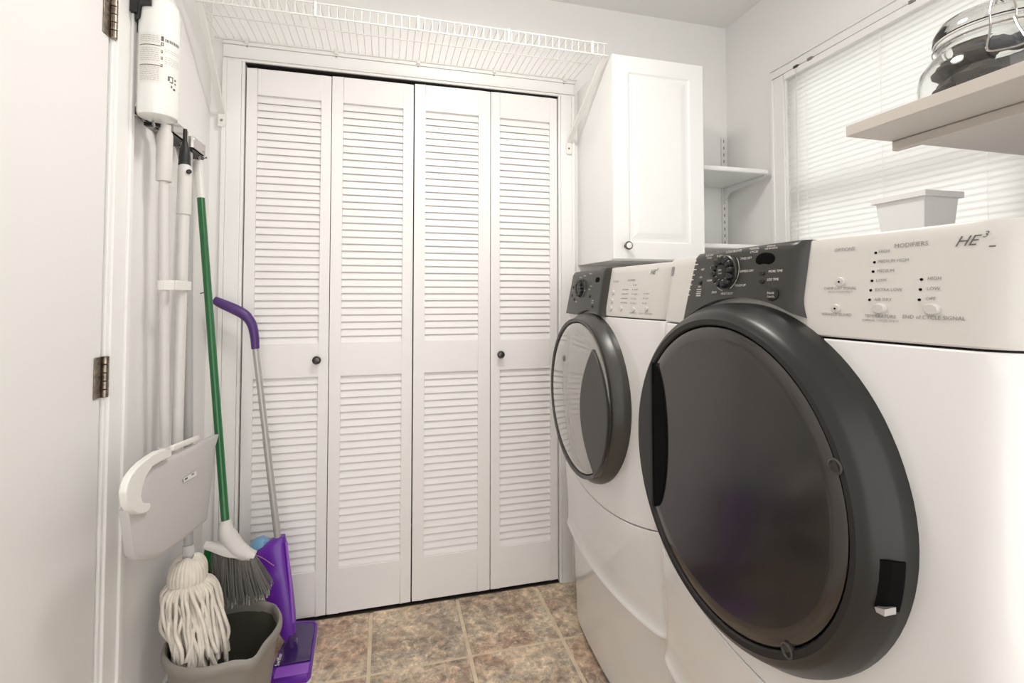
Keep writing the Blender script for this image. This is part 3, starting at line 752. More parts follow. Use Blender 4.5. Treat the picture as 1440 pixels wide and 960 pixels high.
# ------------------------------------------------------------------ bin on the dryer
bn = empty('plastic_bin', (1.15, .83, 1.2885), 'small white plastic bin standing on the dryer before the blind', 'bin')
def tub(parent, x0, x1, y0, y1, z0, z1, tp, th, m, name):
    b = MB()
    rings = [(tp, z0), (0, z1), (-.004, z1), (-.004, z1 - .010), (-.006, z1 - .010), (-.006, z1 + .003), (th, z1 + .003), (tp + th, z0 + th)]
    vs = []
    for d, z in rings: vs += [(x0 + d, y0 + d, z), (x1 - d, y0 + d, z), (x1 - d, y1 - d, z), (x0 + d, y1 - d, z)]
    fs = [(0, 1, 2, 3)]
    for i in range(len(rings) - 1):
        for k in range(4): fs.append((i * 4 + k, i * 4 + (k + 1) % 4, i * 4 + 4 + (k + 1) % 4, i * 4 + 4 + k))
    fs.append(tuple(len(vs) - 4 + k for k in range(4)))
    b.add(vs, fs); return b.build(name, m, parent, bevel=.002)
tub(bn, 1.105, 1.205, .772, .880, 1.2885, 1.424, .012, .002, 'bin', 'tub')

# ------------------------------------------------------------------ shelf over the dryer with the jar
sh = empty('wall_shelf', (1.57, .75, 1.51), 'thick greige shelf board jutting in above the dryer', 'shelf')
b = MB(); b.box(.872, XR - .001, -.35, .75, 1.5130, 1.5345); b.build('board', 'shelfpaint', sh, bevel=.0012)
b = MB(); b.box(.985, 1.001, -.35, .748, 1.4925, 1.5128); b.build('cleat', 'shelfpaint', sh, bevel=.003)
b = MB(); b.box(XR - .02, XR - .001, -.35, .745, 1.47, 1.5128); b.build('wall_cleat', 'shelfpaint', sh, bevel=.001)

jr = empty('glass_jar', (1.03, .600, 1.535), 'squat clip-top glass jar full of dark cloths on the shelf', 'jar')
JX, JY, JZ, JR = 1.042, .606, 1.535, .108; JS = 1.13
b = MB(); s_ = JR / .112
out = [(.0, .0), (.085, .0), (.100, .006), (.110, .022), (.112, .045), (.108, .068), (.094, .086), (.082, .094), (.080, .102), (.083, .106), (.083, .110), (.0795, .112)]
inn = [(.0765, .112), (.0770, .096), (.090, .083), (.104, .066), (.108, .045), (.106, .024), (.096, .010), (.080, .005), (0, .005)]
b.lathe([(r * s_, z * JS) for r, z in out + inn], (JX, JY, JZ), n=64); b.build('body', 'glass', jr, ang=60)
b = MB(); b.lathe([(.0, .158), (.05, .156), (.074, .146), (.084, .128), (.0845, .117), (.080, .116), (.078, .124), (.070, .140), (.048, .150), (0, .152)], (JX, JY, JZ + .114 * (JS - 1)), n=64); b.build('lid', 'glass', jr, ang=60)
b = MB(); b.tube([(JX + .0815 * math.cos(a), JY + .0815 * math.sin(a), JZ + .114 * JS) for a in [2 * PI * i / 48 for i in range(48)]], .0022, 8, closed=True); b.build('gasket', 'palepole', jr)
# bail: neck wire, clasp facing the room
ad = math.atan2(-.60, -.80)
def jp(a, r, z): return (JX + r * math.cos(a), JY + r * math.sin(a), JZ + z * JS)
b = MB(); b.tube([jp(2 * PI * i / 48, .0845, .103) for i in range(48)], .0014, 6, closed=True)
b.tube(catmull([jp(ad - .16, .087, .104), jp(ad - .17, .094, .090), jp(ad - .20, .112, .060), jp(ad - .12, .116, .052), jp(ad + .12, .116, .052), jp(ad + .20, .112, .060), jp(ad + .17, .094, .090), jp(ad + .16, .087, .104)], 5), .0018, 7)
for s in (-1, 1): b.tube(catmull([jp(ad + s * .16, .087, .098), jp(ad + s * .17, .091, .112), jp(ad + s * .15, .088, .128), jp(ad + s * .10, .080, .150), jp(ad, .050, .160)], 5), .0016, 6)
b.build('bail', 'chrome', jr)
def blob(c, r, seed, sq=(1, 1, .7)):
    rnd = random.Random(seed); bm = bmesh.new(); bmesh.ops.create_icosphere(bm, subdivisions=3, radius=1)
    ph = [rnd.uniform(0, 6) for _ in range(6)]
    v_ = []
    for v in bm.verts:
        p = v.co; d = 1 + .16 * math.sin(3 * p.x + ph[0]) * math.cos(4 * p.y + ph[1]) + .10 * math.sin(7 * p.z + ph[2] + 3 * p.x) + .05 * math.sin(13 * p.y + ph[3])
        v_.append((c[0] + p.x * r * d * sq[0], c[1] + p.y * r * d * sq[1], c[2] + p.z * r * d * sq[2]))
    f_ = [tuple(v.index for v in f.verts) for f in bm.faces]; bm.free(); return v_, f_
cl = MB()
for i in range(19):
    a = i * 2.4; rr = (.054 if i % 3 else .03); z = .028 + .016 * (i % 3) + (.020 if i > 8 else 0) + (.012 if i > 14 else 0); rr *= (.85 if i > 14 else 1)
    v_, f_ = blob((JX + rr * math.cos(a), JY + rr * math.sin(a), JZ + z), .030 if i % 2 else .034, i, (1, 1, .62)); cl.add(v_, f_)
o = cl.build('dark_cloth', 'cloth', loc=(JX, JY, JZ + .006)); tag(o, 'crumpled dark cloths packed inside the glass jar', 'cloth', kind='stuff')
cl = MB()
for i in range(3):
    a = ad + .5 - i * .55; v_, f_ = blob((JX + .050 * math.cos(a), JY + .050 * math.sin(a), JZ + .092), .020, 20 + i, (1.1, 1, .45)); cl.add(v_, f_)
o = cl.build('grey_cloth', 'cloth2', loc=(JX, JY, JZ + .06)); tag(o, 'blue-grey cloths on top of the dark ones in the jar', 'cloth', kind='stuff')

# ------------------------------------------------------------------ fire extinguisher on the left wall
EX, EY, EZ, ER = -.556, 1.392, 1.645, .0435
ex = empty('fire_extinguisher', (EX, EY, EZ), 'white fire extinguisher hung high on the left wall', 'fire extinguisher')
b = MB(); b.lathe([(0, .004), (ER * .78, .0), (ER * .95, .003), (ER, .010), (ER, .262), (ER * .95, .280), (ER * .80, .296), (ER * .55, .307), (ER * .36, .312), (ER * .34, .328), (0, .328)], (EX, EY, EZ), n=48); b.build('cylinder', 'extwhite', ex, ang=50)
b = MB(); b.lathe([(.013, .326), (.013, .347), (.010, .350), (.010, .367), (0, .368)], (EX, EY, EZ), n=20)
b.box(EX - .009, EX + .009, EY - .060, EY + .012, EZ + .354, EZ + .362); b.box(EX - .008, EX + .008, EY - .070, EY + .012, EZ + .377, EZ + .384); b.build('valve', 'rubber', ex, bevel=.002)
b = MB(); b.box(XL + .0005, XL + .006, EY - .036, EY + .036, EZ + .23, EZ + .40)
n_ = 22; arcp = []
for s, e in ((0, 1),):
    pass
v = []; f = []
for i in range(n_ + 1):          # cradle wrapping the rear half of the cylinder
    a = PI * .5 + PI * i / n_
    for r in (ER + .0008, ER + .0060):
        for z in (EZ + .262, EZ + .330): v.append((EX + (r + .000) * math.cos(a) , EY + r * math.sin(a), z - (.028 if abs(i - n_ / 2) < 7 and z < EZ + .28 else 0)))
for i in range(n_):
    o_ = i * 4; f += [(o_, o_ + 4, o_ + 5, o_ + 1), (o_ + 2, o_ + 3, o_ + 7, o_ + 6), (o_, o_ + 2, o_ + 6, o_ + 4), (o_ + 1, o_ + 5, o_ + 7, o_ + 3)]
f += [(0, 1, 3, 2), (n_ * 4, n_ * 4 + 2, n_ * 4 + 3, n_ * 4 + 1)]
b.add(v, f); b.box(XL + .004, EX - ER * .55, EY - .034, EY - .016, EZ + .250, EZ + .33); b.box(XL + .004, EX - ER * .55, EY + .022, EY + .034, EZ + .27, EZ + .33)
b.build('bracket', 'rubber', ex, bevel=.001)
# printed label wrapped round the cylinder (angle a in degrees from the camera facing side, s across)
FA = math.atan2(-EY, -EX + 0)      # towards the camera
def wrap(bld, a0, a1, z0, z1, e=.0004):
    n = max(2, int(abs(a1 - a0) / 6)); v = []
    for i in range(n + 1):
        a = FA + math.radians(a0 + (a1 - a0) * i / n)
        for z in (z0, z1): v.append((EX + (ER + e) * math.cos(a), EY + (ER + e) * math.sin(a), EZ + z))
    bld.add(v, [(2 * i, 2 * i + 2, 2 * i + 3, 2 * i + 1) for i in range(n)])
lb = MB(); wrap(lb, -68, 82, .075, .197, .0002); label_o = lb.build('label', mat('label_paper', (.74, .73, .70), .45), ex)
l1 = MB(); wrap(l1, -62, 4, .1675, .1695, .0005); wrap(l1, -62, 4, .1180, .1200, .0005); l1.build('label_rule', 'brownink', label_o)
l2 = MB(); rnd = random.Random(3)
for z in (.176, .181, .186, .191, .130, .135, .140, .145, .150, .155, .160, .082, .0865, .091, .0955, .100, .1045, .109, .1135):
    a = -60
    while a < -2:
        w_ = rnd.uniform(4, 11); wrap(l2, a, min(a + w_, 0), z, z + .0016, .0005); a += w_ + 2.2
for z in (.128, .133, .138, .143, .158, .163):
    a = 14
    while a < 66:
        w_ = rnd.uniform(4, 10); wrap(l2, a, min(a + w_, 68), z, z + .0016, .0005); a += w_ + 2.4
tag(l2.build('small_print', mat('faint_print', (.50, .48, .46), .6), label_o), kind='stuff')
l3 = MB(); wrap(l3, 4, 11, .182, .194, .0005); wrap(l3, 4, 11, .170, .179, .0005)
for z in (.152, .136, .1175): wrap(l3, 4, 9, z, z + .007, .0005)
a = 15
for w_ in (3, 3, 2, 3, 3, 2, 3, 3, 3, 2, 3): wrap(l3, a, a + w_, .1825, .1900, .0005); a += w_ + 1.8
wrap(l3, 24, 30, .088, .100, .0005); wrap(l3, 30, 40, .098, .101, .0005); wrap(l3, 38, 41, .086, .101, .0005); wrap(l3, 30, 40, .085, .088, .0005); wrap(l3, 46, 52, .084, .088, .0005); wrap(l3, 46, 52, .093, .098, .0005); wrap(l3, 34, 38, .073, .079, .0005); wrap(l3, 42, 50, .069, .074, .0005)
tag(l3.build('bold_print', 'greytext', label_o), kind='stuff')
l4 = MB(); wrap(l4, 6.5, 9, .172, .177, .0007)
for z in (.1545, .1385, .120): wrap(l4, 5.5, 7.5, z, z + .003, .0007)
tag(l4.build('pictogram', 'whitetext', label_o), kind='stuff')

# ------------------------------------------------------------------ chrome tool rack
rk = empty('tool_rack', (XL, 1.61, 1.68), 'chrome mop and broom holder on the left wall below the extinguisher', 'tool rack')
b = MB(); b.box(XL + .0005, XL + .008, 1.40, 1.80, 1.655, 1.690); b.build('rail', 'chrome', rk, bevel=.003)
for y0, y1 in ((1.440, 1.472), (1.520, 1.645), (1.668, 1.786)):
    q = MB(); prof = []; x0, x1 = XL + .006, XL + .050
    for i in range(13):          # rounded jaw, ribbed where it curls round
        a = math.radians(90 * i / 12); r = .026 + (.0011 if i % 2 else 0); prof.append((y1 - .026 + r * math.sin(a), x1 - .026 + r * math.cos(a)))
    prof = [(y0, x0), (y0, x1 - .012), (y0 + .005, x1)] + ([(y1 - .060, x1)] if y1 - y0 > .08 else []) + prof + [(y1 - .006, x0)]
    q.prism(prof, lambda a, c: (c, a, 1.690), lambda a, c: (c, a, 1.656)); cl_ = q.build('clip', 'chrome', rk, bevel=.001)
    q = MB(); q.box(x0 + .004, x1 - .006, y0 + .008, y1 - .012, 1.645, 1.654); q.build('clip_pad', 'rubber', cl_)
    q = MB(); q.tube(catmull([(XL + .030, y1 - .030, 1.657), (XL + .036, y1 - .036, 1.640), (XL + .044, y1 - .050, 1.637), (XL + .046, y1 - .062, 1.645)], 4), .0028, 8); q.build('hook', 'chrome', cl_)

# ------------------------------------------------------------------ nails
for (y, z, lab) in ((1.898, 1.683, 'small nail in the left wall beside the top of the green broom'), (1.900, 1.213, 'small nail in the left wall behind the middle of the green broom')):
    q = MB(); q.tube([(XL - .004, y, z - .003), (XL + .011, y, z + .002)], .0018, 8); q.lathe([(.0042, 0), (.0042, .0012)], (XL + .011, y, z + .002), (1, 0, .2), n=10)
    tag(q.build('nail', 'knobdark', loc=(XL, y, z)), lab, 'nail', 'nails in the left wall')

# ------------------------------------------------------------------ dustpan on its long handle
KX = .92
def pz(z): return 1.2 + (z - 1.2) * KX
PX = -.53 * KX
dp = empty('long_handled_dustpan', (-.56, 1.48, .55), 'light grey lobby dustpan with white arm and pale long handle', 'dustpan')
pan = [(1.279, .757), (1.333, .800), (1.436, .788), (1.584, .771), (1.824, .744), (1.79, .713), (1.763, .603), (1.728, .507), (1.546, .533), (1.401, .560), (1.343, .581), (1.291, .608), (1.269, .629), (1.248, .708), (1.237, .740)]
pan = [(a * KX, pz(c)) for a, c in pan]
cyp = sum(p[0] for p in pan) / len(pan); czp = sum(p[1] for p in pan) / len(pan)
q = MB(); n_ = len(pan); rings = []
for (sc, xo) in ((.0, .006), (.5, .005), (.90, .0015), (.97, 0), (1.0, -.003), (1.0, -.010), (.975, -.022), (.965, -.022), (.985, -.010), (.95, -.0045), (.5, .001), (0, .002)):
    rings.append([(PX + xo, cyp + (a - cyp) * sc, czp + (c - czp) * sc) for a, c in pan])
vs = sum(rings, []); fs = []
for i in range(len(rings) - 1):
    for k in range(n_): fs.append((i * n_ + k, i * n_ + (k + 1) % n_, (i + 1) * n_ + (k + 1) % n_, (i + 1) * n_ + k))
q.add(vs, fs); q.build('pan', 'greyplastic', dp, ang=45)
arm = [(1.421, .813), (1.417, .796), (1.360, .803), (1.315, .806), (1.285, .795), (1.268, .776), (1.263, .759), (1.272, .742), (1.290, .732), (1.306, .727), (1.311, .721), (1.305, .712), (1.290, .711), (1.273, .716), (1.250, .725), (1.233, .736), (1.214, .750), (1.202, .768), (1.195, .793), (1.201, .808), (1.214, .820), (1.240, .829), (1.268, .833), (1.310, .834), (1.346, .833), (1.385, .826)]
arm = [(a * KX, pz(c)) for a, c in arm]
q = MB(); q.prism(arm, lambda a, c: (PX + .010, a, c), lambda a, c: (PX - .004, a, c)); q.build('arm', 'whiteplastic', dp, bevel=.003, seg=3)
q = MB(); q.obox((PX - .010, 1.44, pz(.790)), (0, .2 * KX, -.026 * KX), (0, .026, .2), (1, 0, 0), .085, .007, .005); q.build('hinge_bar', 'whiteplastic', dp, bevel=.003)
st_ = [(1.504, .712), (1.599, .701), (1.600, .686), (1.505, .700)]
q = MB(); q.add([(PX + .0075, a * KX, pz(c)) for a, c in st_], [(0, 1, 2, 3)]); so = q.build('sticker', 'whiteplastic', dp, smooth=False)
q = MB(); q.add([(PX + .0082, a, c) for a, c in [(y_ * KX, pz(z_)) for y_, z_ in ((1.512, .7085), (1.530, .7065), (1.530, .7015), (1.512, .7035))]], [(0, 1, 2, 3)]); q.add([(PX + .0082, a, c) for a, c in [(y_ * KX, pz(z_)) for y_, z_ in ((1.560, .7035), (1.576, .7015), (1.576, .6975), (1.560, .6995))]], [(0, 1, 2, 3)]); q.build('sticker_mark', 'greytext', so, smooth=False)
q = MB(); q.tube([(-.570, 1.470, 1.505), (-.566, 1.500, .80)], .0112, 16); q.build('pole', 'palepole', dp)
q = MB(); q.lathe([(0, 0), (.0175, .0), (.0185, .004), (.0185, .120), (.0170, .130), (.0135, .136), (.0135, .150), (0, .151)], (-.570, 1.470, 1.505), n=24); q.build('grip', 'offplastic', dp, ang=40)
q = MB(); q.tube([(-.566, 1.499, .800), (-.566, 1.500, .775)], .0155, 16); q.build('socket', 'whiteplastic', dp)
q = MB(); q.box(-.535, -.530, 1.452, 1.556, 1.217, 1.243); q.box(-.560, -.531, 1.452, 1.457, 1.217, 1.243); q.ringlathe([(.0112, -.013), (.0145, -.013), (.0145, .013), (.0112, .013)], (-.570, 1.482, 1.230), (0, 0, 1), 20)
q.build('pole_clip', 'whiteplastic', dp, bevel=.002)

lb_ = empty('lobby_broom', (-.55, 1.535, .56), 'pale grey lobby broom with black tip clipped to the dustpan handle', 'broom')
q = MB(); q.tube([(-.547, 1.541, 1.433), (-.549, 1.533, .80), (-.553, 1.53, .66)], .0135, 16); q.build('pole', 'palepole', lb_)
q = MB(); q.lathe([(.0165, 0), (.0172, .004), (.0172, .125), (.0150, .136), (.0100, .140), (0, .1405)], (-.547, 1.541, 1.430), n=24); gp = q.build('grip', 'offplastic', lb_, ang=40)
q = MB(); q.lathe([(.0062, 0), (.0062, .006), (0, .0065)], (-.547 + .0125, 1.541 - .0115, 1.548), (.72, -.69, .05), n=16); q.build('hang_hole_shade', 'rubber', gp)  # black disc on the grip stands for the shade in its hole
q = MB(); q.lathe([(.0142, 0), (.0150, .012), (.0142, .020), (.0145, .030), (.0125, .052), (.0080, .066), (.0055, .080), (.0050, .112), (0, .113)], (-.550, 1.546, 1.560), n=20); q.build('tip', 'rubber', lb_, ang=40)
q = MB(); q.box(-.565, -.546, 1.43, 1.565, .625, .665); q.build('head', 'offplastic', lb_, bevel=.004)
q = MB()
for i in range(40):
    y = 1.434 + .127 * i / 39; q.tube([(-.5575, y, .627), (-.5575 + random.uniform(-.006, .004), y + random.uniform(-.006, .006), .575)], .0013, 4)
tag(q.build('bristles', 'bristle', lb_), kind='stuff')

# ------------------------------------------------------------------ string mop
mp = empty('string_mop', (-.53, 1.57, .20), 'cotton string mop with grey pole standing in the bucket', 'mop')
q = MB(); q.tube([(-.592, 1.690, 1.655), (-.533, 1.582, .475)], .0118, 16); q.build('pole', 'greypole', mp)
q = MB(); q.tube([(-.533, 1.582, .500), (-.530, 1.576, .452)], .0150, 18); q.build('socket', 'greyplastic', mp)
MC = Vector((-.527, 1.563, .440))
q = MB()
# bulky sewn band at the top
ba = []
for i in range(28):
    a = 2 * PI * i / 28
    p = []
    for r, z in ((.013, .030), (.028, .026), (.040, .008), (.043, -.018), (.036, -.038)):
        p.append(MC + Vector((math.cos(a) * r * (1.0), math.sin(a) * r * 1.0, z + .004 * math.sin(3 * a))))
    q.tube(catmull(p, 3), .0062, 6)
tag(q.build('headband', 'cotton', mp, ang=80), kind='stuff')
q = MB(); rnd = random.Random(11); TC = Vector((-.480, 1.512, .235))
for layer, cnt, rb, zb_ in ((0, 34, .036, .12), (1, 38, .052, .165), (2, 40, .064, .20)):
    for i in range(cnt):
        a = 2 * PI * (i + rnd.random() * .8) / cnt; p = []
        rr = rb * rnd.uniform(.9, 1.08); ze = rnd.uniform(-.035, .030); tw = rnd.uniform(-.45, .45)
        for t in (0, .1, .3, .55, .8, 1):
            c = MC.lerp(TC, t ** .9); prof_r = [.036, .046 + .008 * layer, 1.0 * rr, 1.08 * rr, 1.04 * rr, .98 * rr][(0, .1, .3, .55, .8, 1).index(t)]
            if t == 0: prof_r = .034 - .004 * (2 - layer)
            z = (MC.z - .028) + ((TC.z + ze) - (MC.z - .028)) * t
            wob = rnd.uniform(-.008, .008) * (t > .2)
            aa = a + tw * t + rnd.uniform(-.10, .10) * (t > .2)
            pt = Vector((c.x + math.cos(aa) * (prof_r + wob), c.y + math.sin(aa) * (prof_r + wob), z))
            # stay inside the bucket rim and off the wall
            if pt.z < .30:
                dxy = Vector((pt.x + .425, pt.y - 1.54, 0)); lim = .118
                if dxy.length > lim: dxy *= lim / dxy.length; pt.x, pt.y = -.425 + dxy.x, 1.54 + dxy.y
            pt.x = max(pt.x, XL + .012)
            p.append(pt)
        q.tube(catmull(p, 3), .0050, 6)
for i in range(9):      # a few stray strands crossing over the front
    a = rnd.uniform(-2.6, -.4); b1 = a + rnd.choice((-1, 1)) * rnd.uniform(.5, 1.0); p = []
    for t in (0, .3, .6, 1):
        c = MC.lerp(TC, t); r = (.040, .062, .072, .070)[(0, .3, .6, 1).index(t)]; aa = a + (b1 - a) * t
        pt = Vector((c.x + math.cos(aa) * r, c.y + math.sin(aa) * r, .41 - .19 * t))
        if pt.z < .30:
            dxy = Vector((pt.x + .425, pt.y - 1.54, 0))
            if dxy.length > .120: dxy *= .120 / dxy.length; pt.x, pt.y = -.425 + dxy.x, 1.54 + dxy.y
        p.append(pt)
    q.tube(catmull(p, 5), .0048, 6)
tag(q.build('strands', 'cotton', mp, ang=80), kind='stuff')

# ------------------------------------------------------------------ bucket
BX, BY = -.425, 1.540
bk = empty('bucket', (BX, BY, 0), 'taupe plastic mop bucket with rolled rim on the floor', 'bucket')
def bring(r, z, lift=1):
    n = 72; o = []
    for i in range(n):
        a = 2 * PI * i / n; rr = r; zz = z
        for a0, amp, wd in ((math.radians(-50), .016, .20), (math.radians(48), .012, .16)):   # pouring lips
            d = (a - a0 + PI) % (2 * PI) - PI; g = math.exp(-(d / wd) ** 2); rr += amp * g * lift; zz -= .010 * g * lift
        o.append((BX + rr * math.cos(a), BY + rr * math.sin(a), zz))
    return o
def bloft(rings, name, m, parent, cap0=True, cap1=True):
    n = len(rings[0]); q = MB(); fs = []
    for i in range(len(rings) - 1):
        for k in range(n): fs.append((i * n + k, i * n + (k + 1) % n, (i + 1) * n + (k + 1) % n, (i + 1) * n + k))
    if cap0: fs.append(tuple(range(n)))
    if cap1: fs.append(tuple((len(rings) - 1) * n + k for k in range(n)))
    q.add(sum(rings, []), fs); return q.build(name, m, parent, ang=45)
bloft([bring(.100, .002, 0), bring(.105, .004, 0), bring(.1235, .150, .1), bring(.1335, .245, .7)], 'body', 'bucket', bk, True, False)
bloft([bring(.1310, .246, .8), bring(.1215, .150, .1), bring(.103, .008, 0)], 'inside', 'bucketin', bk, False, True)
bloft([bring(.1320, .240, .9), bring(.1410, .243), bring(.1450, .252), bring(.1450, .263), bring(.1420, .270), bring(.1370, .2725), bring(.1325, .268), bring(.1310, .258), bring(.1305, .242, .9)], 'rim', 'bucket', bk, False, False)

# ------------------------------------------------------------------ green broom
kb = .976
def bp(x, z): return Vector((x * kb, 1.660, 1.2 + (z - 1.2) * kb))
br = empty('green_broom', (-.43, 1.66, .30), 'broom with green pole and white head leaning in the corner', 'broom')
n0 = bp(-.473, .497); top = Vector((-.592, 1.800, 1.535)); dv = (top - n0).normalized()
q = MB(); q.tube([n0 - dv * .01, top], .0115, 18); q.build('pole', 'green', br)
q = MB(); q.tube([top - dv * .012, top + dv * .10, top + dv * .118, top + dv * .126], [.0125, .0135, .0115, .005], 18); q.build('grip', 'whiteplastic', br)
q = MB(); q.tube([n0 + dv * .012, n0 + dv * .004, n0 - dv * .020], [.0155, .0170, .0165], 20); 
# head: socket flowing down-right into a wide block
sp_ = catmull([n0 + dv * .006, n0 - dv * .020, bp(-.462, .455), bp(-.440, .420), bp(-.415, .400), bp(-.398, .392)], 4); m_ = len(sp_)
q.tube(sp_, [.016 + .009 * math.sin(PI * min(1, i / m_ * 1.1)) for i in range(m_)], 18)
q.build('neck', 'offplastic', br, ang=60)
hd0, hd1 = bp(-.530, .440), bp(-.388, .392)
dh = (hd1 - hd0); hn = Vector((-dh.z, 0, dh.x)).normalized(); 
q = MB(); rings = []
for i in range(15):
    t = i / 14; c = hd0.lerp(hd1, t); hgt = .008 + .030 * math.exp(-((t - .52) / .30) ** 2); th = .016 + .006 * math.sin(PI * t)
    rings.append([(c.x + hn.x * u * hgt + 0, c.y + v * th, c.z + hn.z * u * hgt) for u, v in ((-.25, -1), (.35, -1), (.85, -.6), (1, 0), (.85, .6), (.35, 1), (-.25, 1), (-.35, 0))])
n_ = 8; fs = [tuple(range(n_)), tuple(14 * n_ + k for k in range(n_))]
for i in range(14):
    for k in range(n_): fs.append((i * n_ + k, i * n_ + (k + 1) % n_, (i + 1) * n_ + (k + 1) % n_, (i + 1) * n_ + k))
q.add(sum(rings, []), fs); q.build('head', 'offplastic', br, ang=60)
q = MB(); qg = MB(); rnd = random.Random(5)
tip0, tip1 = bp(-.535, .290), bp(-.352, .275)
for i in range(620):
    t = rnd.random(); s = rnd.uniform(-1, 1)
    a = hd0.lerp(hd1, .03 + .94 * t) + Vector((0, s * .013, -.002)); e = tip0.lerp(tip1, t) + Vector((rnd.uniform(-.010, .010), s * .026 + rnd.uniform(-.005, .005), -.020 * math.sin(PI * t) + rnd.uniform(-.010, .008)))
    if t > .9: e += Vector((.008, 0, .012))
    mid = a.lerp(e, .5) + Vector((0, s * .004, 0))
    (qg if t < .14 else q).tube([a, mid, e], .00105, 4)
tag(q.build('bristles', 'bristle', br, ang=80), kind='stuff')
o = tag(qg.build('bristles', 'greenb', br, ang=80), 'green bristles at the left end of the head', kind='stuff')
q = MB()
for i in range(140):
    t = .16 + .84 * rnd.random(); s = rnd.uniform(-1, 1); e = tip0.lerp(tip1, t) + Vector((rnd.uniform(-.012, .012), s * .027, -.020 * math.sin(PI * t) + rnd.uniform(-.013, .004)))
    q.tube([e + Vector((0, 0, .016)), e], [.0011, .0016], 4)
tag(q.build('bristle_tips', mat('frayed_tip', (.42, .40, .36), .8), br, ang=80), kind='stuff')

# ------------------------------------------------------------------ purple spray mop
sm = empty('spray_mop', (-.285, 1.79, 0), 'purple flat spray mop with silver pole leaning on the closet door', 'mop')
q = MB(); hp = catmull([(-.572, 1.885, 1.190), (-.552, 1.885, 1.178), (-.515, 1.885, 1.160), (-.478, 1.885, 1.138), (-.455, 1.885, 1.108), (-.444, 1.885, 1.065), (-.440, 1.885, 1.018)], 6)
m_ = len(hp); q.tube(hp, [.0085 + .0095 * math.sin(PI * min(1, (i / m_) * .95 + .10)) ** .7 if i < m_ * .55 else .0165 - .0035 * (i / m_ - .55) / .45 for i in range(m_)], 18); q.build('handle', 'purplehd', sm, ang=60)
pt0, pt1 = Vector((-.440, 1.885, 1.022)), Vector((-.351, 1.855, .345))
q = MB(); q.tube([pt0, pt0.lerp(pt1, .48)], .0105, 16); pp = q.build('pole', 'silver', sm)
q = MB(); q.tube([pt0.lerp(pt1, .478), pt0.lerp(pt1, .49)], .0118, 16); q.tube([pt0.lerp(pt1, .485), pt1], .0112, 16); q.build('pole', 'silver', sm)
# body shell: wide slanted top narrowing to the foot joint
q = MB(); rings = []
for z, xa, xb_, yc_, th in ((.060, -.312, -.282, 1.782, .014), (.085, -.328, -.280, 1.786, .020), (.14, -.352, -.284, 1.798, .025), (.22, -.392, -.297, 1.818, .029), (.29, -.425, -.312, 1.836, .031), (.345, -.418, -.322, 1.848, .026), (.372, -.362, -.330, 1.856, .016)):
    ring = []
    for k in range(16):
        a = 2 * PI * k / 16; c, s = math.cos(a), math.sin(a)
        c = math.copysign(abs(c) ** .7, c); s = math.copysign(abs(s) ** .7, s)
        zz = z + (.30 * (((xb_ - xa) / 2) * c) if z > .26 else 0) * (.35 if z < .3 else .25)
        ring.append(((xa + xb_) / 2 + (xb_ - xa) / 2 * c, yc_ + th * s, zz))
    rings.append(ring)
n_ = 16; fs = [tuple(range(n_)), tuple((len(rings) - 1) * n_ + k for k in range(n_))]
for i in range(len(rings) - 1):
    for k in range(n_): fs.append((i * n_ + k, i * n_ + (k + 1) % n_, (i + 1) * n_ + (k + 1) % n_, (i + 1) * n_ + k))
q.add(sum(rings, []), fs); bo = q.build('body', 'purple', sm, ang=50)
q = MB(); q.tube([(-.3225, 1.832, .362), (-.312, 1.815, .30), (-.300, 1.797, .22), (-.288, 1.778, .12)], .0045, 8); q.build('edge_trim', 'purplelt', bo)
# blue bottle seated behind the shell
q = MB(); bs, be = Vector((-.444, 1.862, .292)), Vector((-.378, 1.872, .388)); bv = (be - bs).normalized()
q.lathe([(.0, .0), (.027, .0), (.031, .006), (.033, .070), (.030, .094), (.018, .108), (.0, .110)], bs - bv * .02, bv, n=24); q.build('bottle', 'blue', sm, ang=40)
q = MB(); q.tube([bs + bv * .058 + Vector((.020, -.018, 0)), bs + bv * .058 + Vector((.030, -.024, -.002))], .008, 12); q.tube([Vector((-.402, 1.828, .315)), Vector((-.398, 1.824, .312))], .007, 12); q.build('bottle_valve', 'rubber', sm)
q = MB(); q.tube(catmull([(-.412, 1.815, .338), (-.385, 1.800, .330), (-.360, 1.790, .315), (-.350, 1.788, .308)], 4), .0012, 6); q.build('loose_thread', mat('pink_thread', (.55, .25, .38), .6), sm)
# foot joint
q = MB(); q.tube([(-.297, 1.784, .085), (-.292, 1.780, .045)], [.018, .016], 16); q.lathe([(.020, -.012), (.022, -.006), (.022, .006), (.020, .012)], (-.293, 1.780, .048), (0, 1, 0), n=20); q.build('joint', 'purpledk', sm)
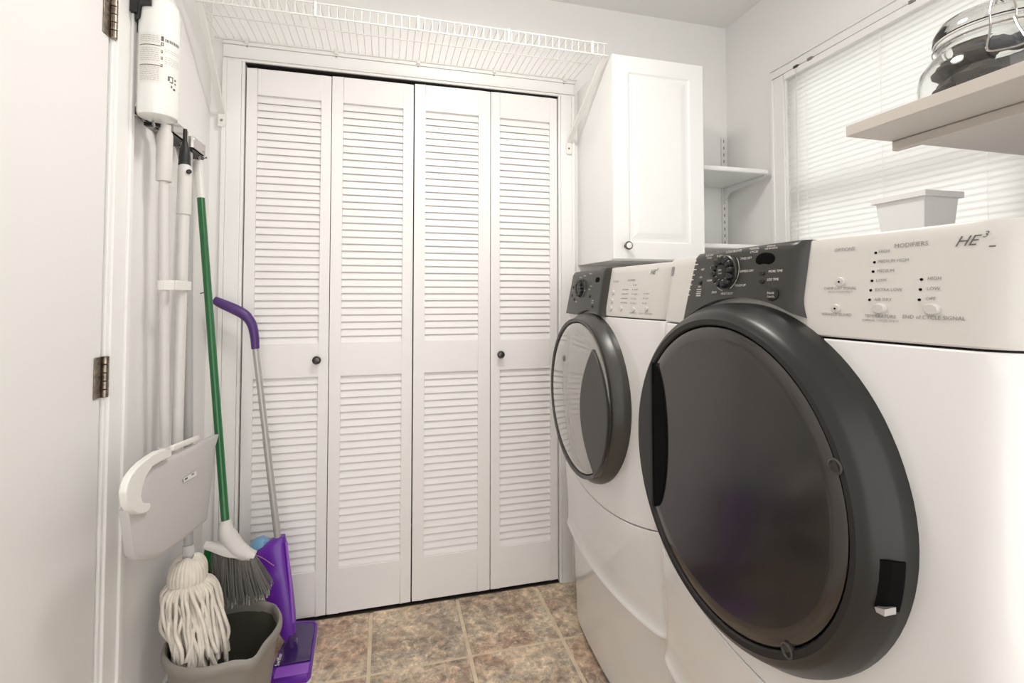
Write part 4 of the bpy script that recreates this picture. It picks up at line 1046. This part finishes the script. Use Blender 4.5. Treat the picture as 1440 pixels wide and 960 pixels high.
# flat head, slightly yawed
def headring(s, z):
    c = [(-.296, 1.932), (-.236, 1.916), (-.226, 1.900), (-.216, 1.668), (-.226, 1.650), (-.330, 1.664), (-.342, 1.682), (-.314, 1.925)]
    mx_, my_ = -.280, 1.792; return [(mx_ + (a - mx_) * s, my_ + (b_ - my_) * s, z) for a, b_ in c]
q = MB(); rings = [headring(.97, .006), headring(1.0, .010), headring(1.0, .026), headring(.96, .034), headring(.90, .035), headring(.86, .031)]
n_ = 8; fs = [tuple(range(n_)), tuple((len(rings) - 1) * n_ + k for k in range(n_))]
for i in range(len(rings) - 1):
    for k in range(n_): fs.append((i * n_ + k, i * n_ + (k + 1) % n_, (i + 1) * n_ + (k + 1) % n_, (i + 1) * n_ + k))
q.add(sum(rings, []), fs); hb = q.build('head', 'purple', sm, bevel=.003, ang=50)
q = MB(); hr = headring(.84, .0325); hr = [(x, max(y, 1.712), z) for x, y, z in hr]; q.prism([(x, y) for x, y, z in hr], lambda a, c: (a, c, .0355), lambda a, c: (a, c, .030)); q.build('top_plate', 'purpledk', hb, bevel=.001)
q = MB(); q.box(-.322, -.224, 1.656, 1.700, .0335, .0365); q.build('front_band', 'purplelt', hb, bevel=.001)
q = MB(); q.add([(x, y, z) for x, y, z in headring(1.01, .0)] + [(x, y, z) for x, y, z in headring(1.0, .007)], [tuple(range(8)), tuple(range(15, 7, -1))] + [(i, (i + 1) % 8, (i + 1) % 8 + 8, i + 8) for i in range(8)]); q.build('pad', 'whiteplastic', hb)
cu = bpy.data.curves.new('t', 'FONT'); cu.body = 'Swiffer'; cu.size = .020; cu.align_x = 'CENTER'; cu.align_y = 'CENTER'; cu.offset = .0003; cu.resolution_u = 2
to = bpy.data.objects.new('t', cu); me = bpy.data.meshes.new_from_object(to)
q = MB(); q.add([(-.322 + v.co.y * -1 * .9, 1.735 + v.co.x, .0362) for v in me.vertices], [tuple(p.vertices) for p in me.polygons]); tag(q.build('lettering', 'whiteplastic', hb, smooth=False), kind='stuff')
bpy.data.objects.remove(to); bpy.data.curves.remove(cu)
